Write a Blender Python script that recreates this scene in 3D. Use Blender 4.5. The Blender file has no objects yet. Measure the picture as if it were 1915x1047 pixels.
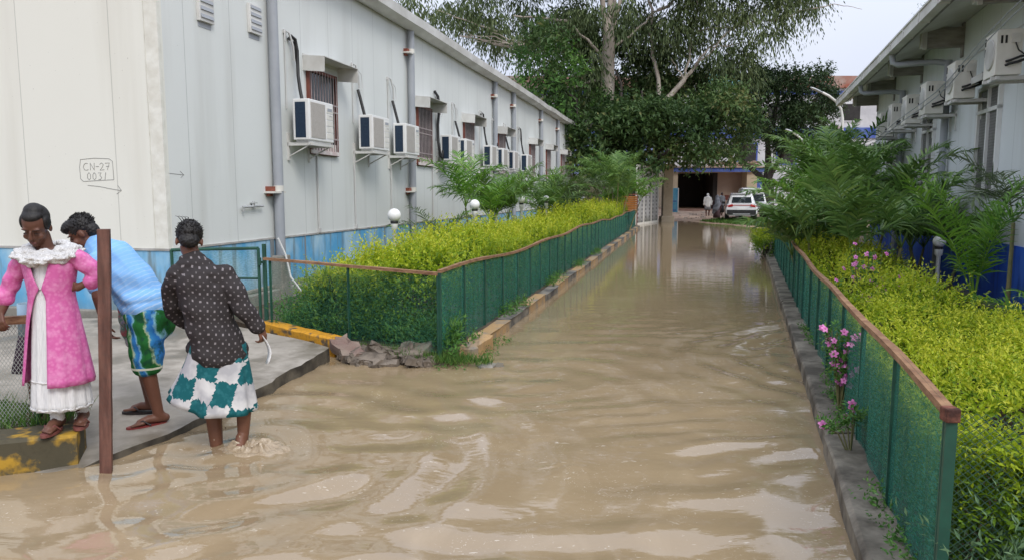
import bpy, math, random
import numpy as np
from mathutils import Vector, Matrix
S = bpy.context.scene
COL = S.collection
R = math.radians
random.seed(7)
# ------------------------------------------------------------------ camera
cam = bpy.data.cameras.new('camera')
cam.sensor_width = 36.0
cam.lens = 36.0 * 1400 / 1915
cam.clip_start = 0.05
cam.clip_end = 2000
co = bpy.data.objects.new('camera', cam)
COL.objects.link(co)
co.location = (0, 0, 1.75)
co.rotation_euler = (R(90 - 6.58), 0, 0)
S.camera = co
# ------------------------------------------------------------------ light
SUN_EL, SUN_AZ = 46, 152          # azimuth clockwise from +Y; behind the camera, over its right shoulder
w = bpy.data.worlds.new('World')
S.world = w
w.use_nodes = True
nt = w.node_tree
nt.nodes.clear()
sky = nt.nodes.new('ShaderNodeTexSky')
sky.sky_type = 'NISHITA'
sky.sun_disc = False
sky.sun_elevation = R(SUN_EL)
sky.sun_rotation = R(SUN_AZ)
sky.air_density = 1.0
sky.dust_density = 5.0
tcw = nt.nodes.new('ShaderNodeTexCoord')
cln = nt.nodes.new('ShaderNodeTexNoise')
cln.inputs['Scale'].default_value = 2.2
cln.inputs['Detail'].default_value = 3
nt.links.new(tcw.outputs['Generated'], cln.inputs['Vector'])
cr = nt.nodes.new('ShaderNodeValToRGB')
cr.color_ramp.elements[0].position = .3
cr.color_ramp.elements[0].color = (7.0, 7.6, 9.2, 1)
cr.color_ramp.elements[1].position = .75
cr.color_ramp.elements[1].color = (8.3, 8.7, 9.8, 1)
nt.links.new(cln.outputs['Fac'], cr.inputs['Fac'])
mx = nt.nodes.new('ShaderNodeMix')
mx.data_type = 'RGBA'
mx.inputs['Factor'].default_value = .9     # a closed cloud deck over the sky
nt.links.new(sky.outputs[0], mx.inputs['A'])
nt.links.new(cr.outputs[0], mx.inputs['B'])
bg = nt.nodes.new('ShaderNodeBackground')
bg.inputs['Strength'].default_value = .10
sx = nt.nodes.new('ShaderNodeSeparateXYZ')        # an overcast sky is about three times brighter overhead than at the horizon
nt.links.new(tcw.outputs['Generated'], sx.inputs[0])
mr = nt.nodes.new('ShaderNodeMapRange')
mr.inputs['From Min'].default_value = 0.0
mr.inputs['From Max'].default_value = 1.0
mr.inputs['To Min'].default_value = .80
mr.inputs['To Max'].default_value = 1.75
nt.links.new(sx.outputs[2], mr.inputs['Value'])
vm = nt.nodes.new('ShaderNodeVectorMath')
vm.operation = 'SCALE'
nt.links.new(mx.outputs['Result'], vm.inputs[0])
nt.links.new(mr.outputs[0], vm.inputs['Scale'])
nt.links.new(vm.outputs[0], bg.inputs['Color'])
wo = nt.nodes.new('ShaderNodeOutputWorld')
nt.links.new(bg.outputs[0], wo.inputs[0])
sl = bpy.data.lights.new('sun', 'SUN')
sl.energy = 1.5
sl.angle = R(22)
sl.color = (1, .96, .9)
so = bpy.data.objects.new('sun', sl)
COL.objects.link(so)
sd = Vector((math.sin(R(SUN_AZ)) * math.cos(R(SUN_EL)), math.cos(R(SUN_AZ)) * math.cos(R(SUN_EL)), math.sin(R(SUN_EL))))
so.rotation_euler = sd.to_track_quat('Z', 'Y').to_euler()
so.location = sd * 50
vs = S.view_settings
S.display_settings.display_device = 'sRGB'
vs.view_transform = 'Standard'
vs.look = 'None'
vs.gamma = 1
vs.exposure = 0.25
vs.use_curve_mapping = False
S.cycles.max_bounces = 6
S.cycles.diffuse_bounces = 3
S.cycles.glossy_bounces = 3
S.cycles.transparent_max_bounces = 16
S.cycles.caustics_reflective = False
S.cycles.caustics_refractive = False

# ------------------------------------------------------------------ helpers
class G:
    """small node-graph builder"""
    def __init__(s, name):
        s.m = bpy.data.materials.new(name)
        s.m.use_nodes = True
        s.t = s.m.node_tree
        s.t.nodes.clear()
        s.out = s.n('OutputMaterial')
        s.tc = s.n('TexCoord')
    def n(s, t, **kw):
        x = s.t.nodes.new('ShaderNode' + t)
        for k, v in kw.items():
            if hasattr(x, k): setattr(x, k, v)
        return x
    def set(s, sock, v):
        if isinstance(v, bpy.types.NodeSocket): s.t.links.new(v, sock)
        elif v is not None:
            if isinstance(v, tuple) and len(v) == 3 and sock.type == 'RGBA': v = v + (1,)
            sock.default_value = v
    def math(s, op, a, b=None, c=None):
        x = s.n('Math', operation=op)
        for i, v in enumerate((a, b, c)):
            if v is not None: s.set(x.inputs[i], v)
        return x.outputs[0]
    def co(s, scale=(1, 1, 1), rot=(0, 0, 0), src='Object', loc=(0, 0, 0)):
        x = s.n('Mapping')
        s.t.links.new(s.tc.outputs[src], x.inputs['Vector'])
        x.inputs['Scale'].default_value = scale
        x.inputs['Rotation'].default_value = rot
        x.inputs['Location'].default_value = loc
        return x.outputs[0]
    def xyz(s, v=None):
        x = s.n('SeparateXYZ')
        s.t.links.new(v or s.tc.outputs['Object'], x.inputs[0])
        return x.outputs
    def noise(s, scale, detail=4, vec=None, rough=.55, dist=0):
        x = s.n('TexNoise')
        s.set(x.inputs['Scale'], scale); s.set(x.inputs['Detail'], detail)
        s.set(x.inputs['Roughness'], rough); s.set(x.inputs['Distortion'], dist)
        s.t.links.new(vec or s.tc.outputs['Object'], x.inputs['Vector'])
        return x.outputs['Fac']
    def ramp(s, f, stops):
        x = s.n('ValToRGB')
        e = x.color_ramp.elements
        while len(e) < len(stops): e.new(.5)
        for i, (p, c) in enumerate(stops):
            e[i].position = p
            e[i].color = (c, c, c, 1) if not isinstance(c, tuple) else c + (1,)
        s.set(x.inputs['Fac'], f)
        return x.outputs['Color']
    def mix(s, f, a, b, mode='MIX'):
        x = s.n('Mix', data_type='RGBA', blend_type=mode)
        s.set(x.inputs['Factor'], f); s.set(x.inputs['A'], a); s.set(x.inputs['B'], b)
        return x.outputs['Result']
    def bump(s, h, strength=.3, dist=.02, nrm=None):
        x = s.n('Bump')
        s.set(x.inputs['Height'], h); s.set(x.inputs['Strength'], strength); s.set(x.inputs['Distance'], dist)
        if nrm: s.set(x.inputs['Normal'], nrm)
        return x.outputs['Normal']
    def bsdf(s, col, rough=.6, metal=0, spec=None, normal=None, **kw):
        x = s.n('BsdfPrincipled')
        s.set(x.inputs['Base Color'], col); s.set(x.inputs['Roughness'], rough); s.set(x.inputs['Metallic'], metal)
        if spec is not None: s.set(x.inputs['Specular IOR Level'], spec)
        if normal: s.set(x.inputs['Normal'], normal)
        for k, v in kw.items(): s.set(x.inputs[k.replace('_', ' ')], v)
        return x.outputs[0]
    def end(s, sh):
        s.t.links.new(sh, s.out.inputs['Surface'])
        return s.m

def mat(name, c1, c2=None, scale=6, rough=.6, bump=0, stretch=(1, 1, 1), metal=0, lo=.35, hi=.65, spec=.4, detail=5, bdist=.01, fine=0):
    g = G(name)
    v = g.co(stretch)
    nz = g.noise(scale, detail, v)
    col = g.ramp(nz, [(lo, c1), (hi, c2 if c2 else tuple(min(1, x * 1.12) for x in c1))])
    if fine:
        col = g.mix(g.math('MULTIPLY', g.noise(scale * 9, 2), fine), col, (.05, .045, .04))
    nrm = g.bump(g.noise(scale * 3, 4, v), bump, bdist) if bump else None
    return g.end(g.bsdf(col, rough, metal, spec, nrm))

class MB:
    def __init__(s): s.v = []; s.f = []; s.mi = []; s.sm = []; s.cur = 0; s.M = None
    def add(s, vs, fs, smooth=False):
        b = len(s.v)
        if s.M is not None: vs = [tuple(s.M @ Vector(p)) for p in vs]
        s.v.extend(tuple(p) for p in vs)
        for f in fs:
            s.f.append(tuple(i + b for i in f)); s.mi.append(s.cur); s.sm.append(smooth)
        return s
    def mat(s, i): s.cur = i; return s
    def box(s, x0, x1, y0, y1, z0, z1, M=None):
        vs = [(x, y, z) for z in (z0, z1) for y in (y0, y1) for x in (x0, x1)]
        if M is not None: vs = [tuple(M @ Vector(p)) for p in vs]
        return s.add(vs, [(0, 2, 3, 1), (4, 5, 7, 6), (0, 1, 5, 4), (2, 6, 7, 3), (0, 4, 6, 2), (1, 3, 7, 5)])
    def cbox(s, c, d, rot=(0, 0, 0)):
        M = Matrix.Translation(c) @ Matrix.Rotation(rot[2], 4, 'Z') @ Matrix.Rotation(rot[1], 4, 'Y') @ Matrix.Rotation(rot[0], 4, 'X')
        return s.box(-d[0] / 2, d[0] / 2, -d[1] / 2, d[1] / 2, -d[2] / 2, d[2] / 2, M)
    def rings(s, rings, closed=True, cap=True, smooth=True):
        n = len(rings[0]); vs = [p for r in rings for p in r]; fs = []
        m = n if closed else n - 1
        for i in range(len(rings) - 1):
            for k in range(m):
                a, b = i * n + k, i * n + (k + 1) % n
                fs.append((a, b, b + n, a + n))
        s.add(vs, fs, smooth)
        if cap and closed:
            s.add(rings[0], [tuple(range(n))[::-1]]); s.add(rings[-1], [tuple(range(n))])
        return s
    def tube(s, pts, r, n=8, cap=True, smooth=True):
        pts = [Vector(p) for p in pts]
        rr = r if isinstance(r, (list, tuple)) else [r] * len(pts)
        rings = []; ref = None
        for i, p in enumerate(pts):
            t = (pts[min(i + 1, len(pts) - 1)] - pts[max(i - 1, 0)]).normalized()
            if ref is None: ref = t.orthogonal()
            ref = (ref - t * ref.dot(t))
            ref = ref.normalized() if ref.length > 1e-6 else t.orthogonal()
            b = t.cross(ref)
            rings.append([tuple(p + (ref * math.cos(2 * math.pi * k / n) + b * math.sin(2 * math.pi * k / n)) * rr[i]) for k in range(n)])
        return s.rings(rings, True, cap, smooth)
    def lathe(s, prof, c=(0, 0, 0), n=16, smooth=True, cap=True):
        rings = [[(c[0] + r * math.cos(2 * math.pi * k / n), c[1] + r * math.sin(2 * math.pi * k / n), c[2] + z) for k in range(n)] for r, z in prof]
        return s.rings(rings, True, cap, smooth)
    def ell(s, c, r, rot=None, n=16, m=10):
        rings = []
        M = rot if rot is not None else Matrix.Identity(3)
        for i in range(m + 1):
            a = -math.pi / 2 + math.pi * i / m
            q = max(math.cos(a), .02)
            rings.append([tuple(Vector(c) + M @ Vector((r[0] * q * math.cos(2 * math.pi * k / n), r[1] * q * math.sin(2 * math.pi * k / n), r[2] * math.sin(a)))) for k in range(n)])
        return s.rings(rings)
    def prism(s, poly, z0, z1):
        n = len(poly)
        vs = [(x, y, z0) for x, y in poly] + [(x, y, z1) for x, y in poly]
        return s.add(vs, [tuple(range(n))[::-1], tuple(range(n, 2 * n))] + [(i, (i + 1) % n, n + (i + 1) % n, n + i) for i in range(n)])
    def build(s, name, mats, parent=None, bevel=0, loc=None, sub=0):
        me = bpy.data.meshes.new(name)
        me.from_pydata(s.v, [], s.f)
        for m in (mats if isinstance(mats, (list, tuple)) else [mats]): me.materials.append(m)
        me.polygons.foreach_set('material_index', s.mi)
        me.polygons.foreach_set('use_smooth', s.sm)
        me.update()
        o = bpy.data.objects.new(name, me)
        COL.objects.link(o)
        if parent: o.parent = parent
        if loc: o.location = loc
        if bevel:
            b = o.modifiers.new('bevel', 'BEVEL'); b.width = bevel; b.segments = 2; b.limit_method = 'ANGLE'
        if sub:
            b = o.modifiers.new('sub', 'SUBSURF'); b.levels = b.render_levels = sub
        return o

def npmesh(name, V, F, m, parent=None, smooth=False, attr=None):
    """V (n,3) float, F (k,4) or (k,3) int -> linked object"""
    me = bpy.data.meshes.new(name)
    k = F.shape[1]
    me.vertices.add(len(V)); me.vertices.foreach_set('co', np.ascontiguousarray(V, dtype=np.float32).ravel())
    me.loops.add(F.size); me.loops.foreach_set('vertex_index', np.ascontiguousarray(F, dtype=np.int32).ravel())
    me.polygons.add(len(F)); me.polygons.foreach_set('loop_start', np.arange(0, F.size, k, dtype=np.int32))
    try: me.polygons.foreach_set('loop_total', np.full(len(F), k, dtype=np.int32))
    except Exception: pass
    me.polygons.foreach_set('use_smooth', np.full(len(F), smooth))
    if attr is not None:
        a = me.attributes.new('rnd', 'FLOAT', 'POINT'); a.data.foreach_set('value', np.asarray(attr, dtype=np.float32))
    me.update(calc_edges=True); me.validate()
    me.materials.append(m)
    o = bpy.data.objects.new(name, me); COL.objects.link(o)
    if parent: o.parent = parent
    return o

def tag(o, label=None, cat=None, group=None, kind=None):
    if label: o['label'] = label
    if cat: o['category'] = cat
    if group: o['group'] = group
    if kind: o['kind'] = kind
    return o
def thing(name, label, cat, loc=(0, 0, 0), rz=0, group=None):
    o = bpy.data.objects.new(name, None); COL.objects.link(o)
    o.empty_display_size = .2
    o.location = loc; o.rotation_euler = (0, 0, rz)
    return tag(o, label, cat, group)
def dup(src, loc, rz=None, label=None, group=None, scale=None):
    kids = [(c, list(c.children)) for c in src.children]
    r = src.copy(); COL.objects.link(r); r.location = loc
    if rz is not None: r.rotation_euler = (0, 0, rz)
    if label: r['label'] = label
    if group: r['group'] = group
    if scale: r.scale = (scale,) * 3 if not isinstance(scale, tuple) else scale
    for c, gs in kids:
        d = c.copy(); COL.objects.link(d); d.parent = r
        for e in gs:
            f = e.copy(); COL.objects.link(f); f.parent = d
    return r
def struct(name, mb, m, **kw):
    return tag(mb.build(name, m, **kw), kind='structure')

# ------------------------------------------------------------------ materials
def wall_mat(name, base, stain, axis, period, off=0, grime=.25):
    g = G(name)
    x = g.xyz()
    f = g.math('FRACT', g.math('DIVIDE', g.math('ADD', x[axis], off + 200 * period), period))
    d = g.math('ABSOLUTE', g.math('SUBTRACT', f, .5))
    seam = g.math('LESS_THAN', d, .006 / period)
    st = g.noise(1.0, 5, g.co((2.2, 2.2, .18)))
    bl = g.noise(.7, 5)
    c = g.mix(g.ramp(st, [(.52, 0.), (.85, .9)]), base, stain)
    c = g.mix(g.math('MULTIPLY', g.ramp(bl, [(.4, 0.), (.7, 1.)]), grime), c, tuple(a * .82 for a in base))
    sp = g.noise(34, 1)
    c = g.mix(g.ramp(sp, [(.76, 0.), (.8, .55)]), c, (.3, .28, .25))
    c = g.mix(g.math('MULTIPLY', seam, .55), c, tuple(a * .45 for a in base))
    h = g.math('SUBTRACT', g.math('MULTIPLY', g.noise(2.2, 3), .5), g.math('MULTIPLY', seam, 1.))
    return g.end(g.bsdf(c, .48, 0, .35, g.bump(h, .35, .006)))
M_sideL = wall_mat('wall panel grey', (.67, .695, .675), (.52, .53, .50), 0, 1.02)
M_frontL = wall_mat('wall panel cream', (.72, .72, .655), (.62, .61, .54), 1, 1.36, -.0, .1)
M_sideR = wall_mat('wall panel pale', (.70, .74, .75), (.58, .60, .59), 0, 1.0, .3)
def paint_peel(name, base, pale, dirt):
    g = G(name)
    n1 = g.noise(1.6, 6, g.co((1, 1, .6)))
    n2 = g.noise(2.4, 5, g.co((2.5, 2.5, .45)))
    c = g.mix(g.ramp(n1, [(.40, 0.), (.62, .9)]), base, pale)
    c = g.mix(g.ramp(n2, [(.52, 0.), (.66, .85)]), c, dirt)
    x = g.xyz(); c = g.mix(g.math('MULTIPLY', g.ramp(g.math('ADD', x[2], g.math('MULTIPLY', g.noise(3, 4), .5)), [(.45, 1.), (.75, 0.)]), .55), c, dirt)
    return g.end(g.bsdf(c, .6, 0, .3, g.bump(n1, .3, .01)))
M_plinth = paint_peel('blue plinth', (.10, .36, .62), (.42, .60, .70), (.16, .22, .24))
M_plinthR = paint_peel('royal blue plinth', (.018, .085, .55), (.05, .16, .62), (.02, .06, .3))
M_conc = mat('concrete', (.23, .22, .19), (.34, .32, .28), 3, .85, .5, fine=.35)
M_concwet = mat('damp concrete', (.17, .155, .13), (.40, .37, .31), 1.3, .5, .4, fine=.3)
M_white = mat('white paint', (.74, .74, .72), (.80, .80, .78), 3, .4)
M_offwhite = mat('aged white', (.60, .59, .54), (.73, .71, .66), 2.5, .5)
M_trim = mat('weathered sheet metal', (.50, .49, .46), (.68, .68, .66), 2.0, .45, stretch=(.6, 1, 1))
M_pipe = mat('grey pvc', (.30, .32, .35), (.36, .38, .41), 2, .4)
M_dark = mat('dark void', (.015, .014, .014), (.03, .028, .027), 3, .7)
M_black = mat('black rubber', (.012, .012, .013), (.025, .025, .025), 5, .5)
M_rust = mat('rusty red steel', (.13, .035, .025), (.20, .065, .045), 6, .6, .2)
M_brick = mat('brick clay', (.20, .055, .035), (.28, .09, .055), 12, .8)
M_grille = mat('reddish grey bars', (.30, .24, .24), (.40, .34, .33), 8, .5)
M_glass = G('window glass'); M_glass = M_glass.end(M_glass.bsdf((.05, .055, .06), .12, 0, .5))
M_steel = mat('galvanised steel', (.42, .43, .43), (.55, .56, .56), 8, .4, metal=.4)
M_cable = mat('grey cable', (.5, .5, .49), None, 5, .5)
M_wood = mat('bare timber rail', (.19, .085, .038), (.44, .25, .13), 5, .8, .6, stretch=(1.5, 1.5, 7), fine=.5, lo=.3, hi=.7)
M_woodpost = mat('brown painted timber', (.075, .022, .015), (.24, .105, .075), 3.5, .6, .7, stretch=(7, 7, .9), fine=.5, lo=.3, hi=.72)
M_green = mat('green enamel', (.007, .055, .036), (.016, .095, .06), 7, .5, fine=.3)
M_soil = mat('wet soil', (.045, .032, .02), (.10, .075, .05), 4, .95, .6)
M_mud = mat('mud', (.20, .14, .085), (.30, .22, .14), 2, .9, .5)

def net_mat(name, col, alpha, pitch=.012, dark=.6):
    g = G(name)
    x = g.xyz()
    fold = g.noise(3.0, 3, g.co((3, 3, .25)))
    c = g.ramp(fold, [(.3, tuple(a * dark for a in col)), (.7, col)])
    wv = g.noise(70, 1, g.co((.5, .5, 1.6)))
    a = g.math('ADD', g.ramp(wv, [(.35, alpha - .2), (.65, min(1, alpha + .12))]), 0)
    dif = g.bsdf(c, .6, 0, .2)
    tr = g.n('BsdfTransparent')
    m = g.n('MixShader')
    g.set(m.inputs[0], a); g.t.links.new(tr.outputs[0], m.inputs[1]); g.t.links.new(dif, m.inputs[2])
    return g.end(m.outputs[0])
M_net = net_mat('green shade net', (.045, .245, .185), .56)
M_netthin = net_mat('thin green shade net', (.07, .27, .18), .16)
def chain_mat(name, col, pitch, wdt):
    g = G(name)
    x = g.xyz()
    h = g.math('ADD', x[0], x[1])
    def line(s):
        e = g.math('MULTIPLY', h, 1.25)
        q = g.math('ADD', e, x[2]) if s > 0 else g.math('SUBTRACT', e, x[2])
        f = g.math('FRACT', g.math('DIVIDE', g.math('ADD', q, 100), pitch))
        return g.math('LESS_THAN', f, wdt)
    a = g.math('MAXIMUM', line(1), line(-1))
    tr = g.n('BsdfTransparent'); m = g.n('MixShader')
    g.set(m.inputs[0], a); g.t.links.new(tr.outputs[0], m.inputs[1]); g.t.links.new(g.bsdf(col, .5, 0), m.inputs[2])
    return g.end(m.outputs[0])
M_chain = chain_mat('chain link wire', (.30, .32, .30), .036, .17)
M_chaing = chain_mat('green chain link wire', (.03, .08, .055), .03, .11)
# ------------------------------------------------------------------ ground, water, paving
def kL(Y): return -.32 + (Y - 8.38) * .229          # left kerb line
def kR(Y): return 1.59 + (Y - 3.19) * .3105         # right kerb line
mb = MB(); mb.add([(-600, -200, -.35), (600, -200, -.35), (600, 1000, -.35), (-600, 1000, -.35)], [(0, 1, 2, 3)])
struct('ground', mb, M_mud)

def yard_h(X, Y):
    t = max(0., min(1., (X - 10.5) / 3.0)); t = t * t * (3 - 2 * t)
    b = -.16 + (Y - 40) * .021 + t * .22 * max(0, min(1, (52 - Y) / 5))
    if Y > 56: b += (Y - 56) * .02
    return b
nx, ny = 90, 70
V = []; F = []
for j in range(ny + 1):
    for i in range(nx + 1):
        X = -8 + 60 * i / nx; Y = 38 + 34 * (j / ny) ** 1.3
        V.append((X, Y, yard_h(X, Y) + .035 * math.sin(X * 2.1 + Y) * math.sin(Y * 1.7 - X * .6) + random.uniform(-.012, .012)))
for j in range(ny):
    for i in range(nx):
        a = j * (nx + 1) + i; F.append((a, a + 1, a + nx + 2, a + nx + 1))
mb = MB(); mb.add(V, F, True)
struct('yard_ground', mb, mat('reddish yard earth', (.24, .155, .11), (.42, .31, .23), 1.6, .9, .5))

def water_mat():
    g = G('muddy flood water')
    n1 = g.noise(.35, 4, g.co((1, .5, 1)))
    n2 = g.noise(2.0, 5, g.co((1, .6, 1), (0, 0, .25)), dist=1.2)
    base = g.ramp(n1, [(.3, (.255, .185, .106)), (.7, (.322, .243, .146))])
    base = g.mix(g.ramp(n2, [(.52, 0.), (.75, .5)]), base, (.40, .31, .20))
    fo = g.noise(30, 4, g.co((1, .8, 1)), dist=2.2)
    fm = g.noise(1.3, 3)
    foam = g.math('MULTIPLY', g.ramp(fo, [(.62, 0.), (.70, 1.)]), g.ramp(fm, [(.45, 0.), (.65, .75)]))
    fl = g.noise(1.0, 2, g.co((11, 26, 1), (0, 0, .3)), dist=1.0)
    fl2 = g.noise(1.0, 2, g.co((24, 40, 1), (0, 0, -.5)), dist=.6)
    foam = g.math('MAXIMUM', foam, g.math('MULTIPLY', g.math('MAXIMUM', g.ramp(fl, [(.70, 0.), (.73, .9)]), g.ramp(fl2, [(.735, 0.), (.76, .9)])), g.ramp(fm, [(.35, .25), (.6, 1.)])))
    base = g.mix(foam, base, (.58, .51, .41))
    w1 = g.noise(1.0, 2, g.co((2.0, 5.0, 1), (0, 0, .12)), dist=.4)
    w2 = g.noise(1.0, 3, g.co((7, 15, 1), (0, 0, -.2)))
    w3 = g.noise(26, 2)
    h = g.math('ADD', g.math('MULTIPLY', w1, .022), g.math('ADD', g.math('MULTIPLY', w2, .009), g.math('MULTIPLY', w3, .0012)))
    # the sheltered far half of the lane lies calmer
    calm = g.ramp(g.math('DIVIDE', g.xyz()[1], 30.), [(.20, 1.), (.52, .5)])
    nr = g.bump(g.math('MULTIPLY', h, calm), 1.0, .17)
    return g.end(g.bsdf(base, .02, 0, .5, nr, IOR=1.6))
M_water = water_mat()
rng = np.random.default_rng(3)
def wave(X, Y):
    """real swell: rings running out from the wading man, wind chop, rain rings"""
    h = np.zeros_like(X)
    d = np.hypot(X + 1.85, Y - 5.0)
    ph = np.arctan2(Y - 5.0, X + 1.85)
    h += .012 * np.sin(d * 15.5 + .6 * np.sin(3 * ph)) * np.exp(-d * .75) * np.clip(d / .25, 0, 1)
    # long curved swells fanning out over the foreground
    far = np.exp(-np.clip(Y - 4.2, 0, 9) * .30)
    h += .0085 * np.sin(d * 11.5 + 1.5 * np.sin(2 * ph + .6) + .8 * np.sin(1.7 * X)) * np.exp(-d * .10) * far
    d2 = np.hypot(X + .5, Y - .4)
    pk = np.exp(-((d2 - 2.5) / .9) ** 2) * (.25 + .75 * np.exp(-((X + .45) / .75) ** 2))
    h += .0125 * np.sin(d2 * 17 + 1.5 * np.sin(X * 3.3 + .6 * Y)) * pk
    d4 = np.hypot(X - 4.6, Y - 7.6)
    h += .0105 * np.sin(d4 * 15 + 1.3 * np.sin(2.2 * Y)) * np.exp(-((d4 - 2.0) / .9) ** 2)
    h += .0054 * np.sin(6.2 * Y - 2.9 * X + 1.8 * np.sin(1.5 * X + .7 * Y)) * (.4 + far)
    h += .0052 * np.sin(11.5 * Y + 4.1 * X + 1.9 * np.sin(2.6 * X - 1.3 * Y)) * (.35 + far) * np.sin(1.3 * X - .7 * Y) ** 2
    h += .0036 * np.sin(19 * Y - 8.1 * X + 2.4 * np.sin(3.1 * Y + 1.4 * X)) * np.clip(np.sin(1.6 * X + 1.1 * Y), 0, 1) * (.3 + far)
    for k in range(38):
        cx, cy = rng.uniform(-1.6, 2.6), rng.uniform(2.4, 6.4)
        r0 = rng.uniform(.02, .13); d3 = np.hypot(X - cx, Y - cy)
        h += rng.uniform(.001, .0034) * np.cos((d3 - r0) * 6.283 / .085) * np.exp(-((d3 - r0) / .05) ** 2) * (.45 + .55 * np.sin(np.arctan2(Y - cy, X - cx) + k))
    return h
def wgrid(x0, x1, y0, y1, nx, ny, f):
    xs = np.linspace(x0, x1, nx); ys = np.linspace(y0, y1, ny)
    X, Y = np.meshgrid(xs, ys); Z = f(X, Y)
    V = np.stack([X.ravel(), Y.ravel(), Z.ravel()], 1)
    i = np.arange(nx - 1); j = np.arange(ny - 1); I, J = np.meshgrid(i, j); a = (J * nx + I).ravel()
    return V, np.stack([a, a + 1, a + nx + 1, a + nx], 1)
edge = lambda X, Y: np.clip((12.0 - Y) / 3, 0, 1) * np.clip((Y - .5) / .5, 0, 1) * np.clip((X + 5) / .5, 0, 1)
V1, F1 = wgrid(-5, 8, .5, 12, 560, 500, lambda X, Y: wave(X, Y) * edge(X, Y))
V2, F2 = wgrid(-12, 34, 12, 60, 60, 60, lambda X, Y: 0 * X)
V3, F3 = wgrid(-12, 8, -40, .5, 3, 3, lambda X, Y: 0 * X)
V4, F4 = wgrid(8, 40, -40, 12, 3, 3, lambda X, Y: 0 * X)
V5, F5 = wgrid(-12, -5, .5, 12, 3, 3, lambda X, Y: 0 * X)
parts = [(V5, F5), (V1, F1), (V2, F2), (V3, F3), (V4, F4)]
off = 0; Vs = []; Fs = []
for v, f in parts: Vs.append(v); Fs.append(f + off); off += len(v)
tag(npmesh('water', np.concatenate(Vs), np.concatenate(Fs), M_water, smooth=True), kind='structure')

# building frames
LA = R(90 - 12.6); LC = Vector((-4.30, 9.35, 0))
ML = Matrix.Translation(LC) @ Matrix.Rotation(LA, 4, 'Z')
RA = R(90 - 17.5); RC = Vector((7.33, 11.5, 0))
MR = Matrix.Translation(RC) @ Matrix.Rotation(RA, 4, 'Z')
def lw(x, y, z=0): return ML @ Vector((x, y, z))
def rw(x, y, z=0): return MR @ Vector((x, y, z))

# concrete pad in front of the gable: rises gently towards the wall
pe = [(-3.1, 3.6), (-2.75, 4.62), (-2.43, 5.28), (-2.2, 6.17), (-1.92, 7.78), (-2.35, 8.15), (-3.2, 8.75), (-4.28, 9.36)]
back = [(-12, 7.6), (-12, 3.2)]
mb = MB()
ctr = [(-3.0, 5.0), (-3.3, 6.5)]
poly = pe + back
def pz(p):
    a = lw(0, 0); n = Vector((math.sin(R(12.6)), math.cos(R(12.6))))
    d = (a.xy - Vector(p)).dot(n)
    return float(np.interp(d, [0, 1, 2.65, 3.4, 3.9, 4.3, 4.7, 5.4], [.2, .14, .085, .055, .03, .0, -.06, -.2]))
nrow = 40
rows = []
for j in range(nrow + 1):          # strips across from the water edge to far left
    t = j / nrow
    Y = 3.6 + t * (9.36 - 3.6)
    # water edge x at this Y
    xe = np.interp(Y, [3.6, 4.62, 5.28, 6.17, 7.78, 8.15, 8.75, 9.36], [-3.1, -2.75, -2.43, -2.2, -1.92, -2.35, -3.2, -4.28])
    xe += .012 * math.sin(Y * 9) * (Y < 7.7) + random.uniform(-.012, .012)
    rows.append([(xe + (-12 - xe) * (k / 30) ** 1.5, Y, 0) for k in range(31)])
V = []; F = []
for r in rows:
    for k, p in enumerate(r):
        V.append((p[0], p[1], pz((p[0], p[1])) + .008 * math.sin(p[0] * 3) * math.sin(p[1] * 2.3) ))
n = 31
for j in range(nrow):
    for k in range(30): F.append((j * n + k + 1, j * n + k, (j + 1) * n + k, (j + 1) * n + k + 1))
b0 = len(V)
for r in rows: V.append((r[0][0] + .01, r[0][1], -.3))
for j in range(nrow): F.append((j * n, b0 + j, b0 + j + 1, (j + 1) * n))
b1 = len(V)
for k in range(31): V.append((rows[0][k][0], rows[0][k][1] - .01, -.3))
for k in range(30): F.append((k, k + 1, b1 + k + 1, b1 + k))
ne = nrow * 30
mb.add(V, F[:ne], False); mb.cur = 1
b_ = len(mb.v); mb.add(V, F[ne:], False)
def pad_mat():
    g = G('worn wet concrete paving')
    n1 = g.noise(.9, 6); n2 = g.noise(7, 5); n3 = g.noise(1.7, 7, None, .65)
    c = g.ramp(n1, [(.35, (.235, .21, .175)), (.65, (.37, .335, .285))])
    c = g.mix(g.ramp(n3, [(.47, 0.), (.62, .85)]), c, (.135, .115, .085))
    c = g.mix(g.math('MULTIPLY', g.ramp(n2, [(.5, 0.), (.75, 1.)]), .5), c, (.16, .14, .11))



    ro = g.ramp(n3, [(.45, .75), (.7, .32)])
    return g.end(g.bsdf(c, ro, 0, .45, g.bump(n2, .35, .01)))
M_pad = pad_mat()
struct('pavement', mb, [M_pad, mat('dark concrete edge', (.035, .03, .024), (.12, .105, .08), 5, .7, .8)])  # vertical edge faces get a darker tone than the top

# raised beds (soil sheets with sides)
def bed(name, poly, z): mb = MB(); mb.prism(poly, -.3, z); return struct(name, mb, M_soil)
bed('left_bed', [(kL(7.7) - .12, 7.72), (kL(20) - .12, 20), (kL(39) - .12, 39)] + [tuple(lw(38, -.02).xy), tuple(lw(.9, -.02).xy), (-2.75, 8.66), (-1.9, 8.1)], .10)
bed('right_bed', [(kR(1.5) + .16, 1.5), (kR(22) + .16, 22), (kR(26) + .3, 26), (12.5, 36), (40, 37), (40, -1), (8, -1), (3.2, 1.0)], .10)

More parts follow.
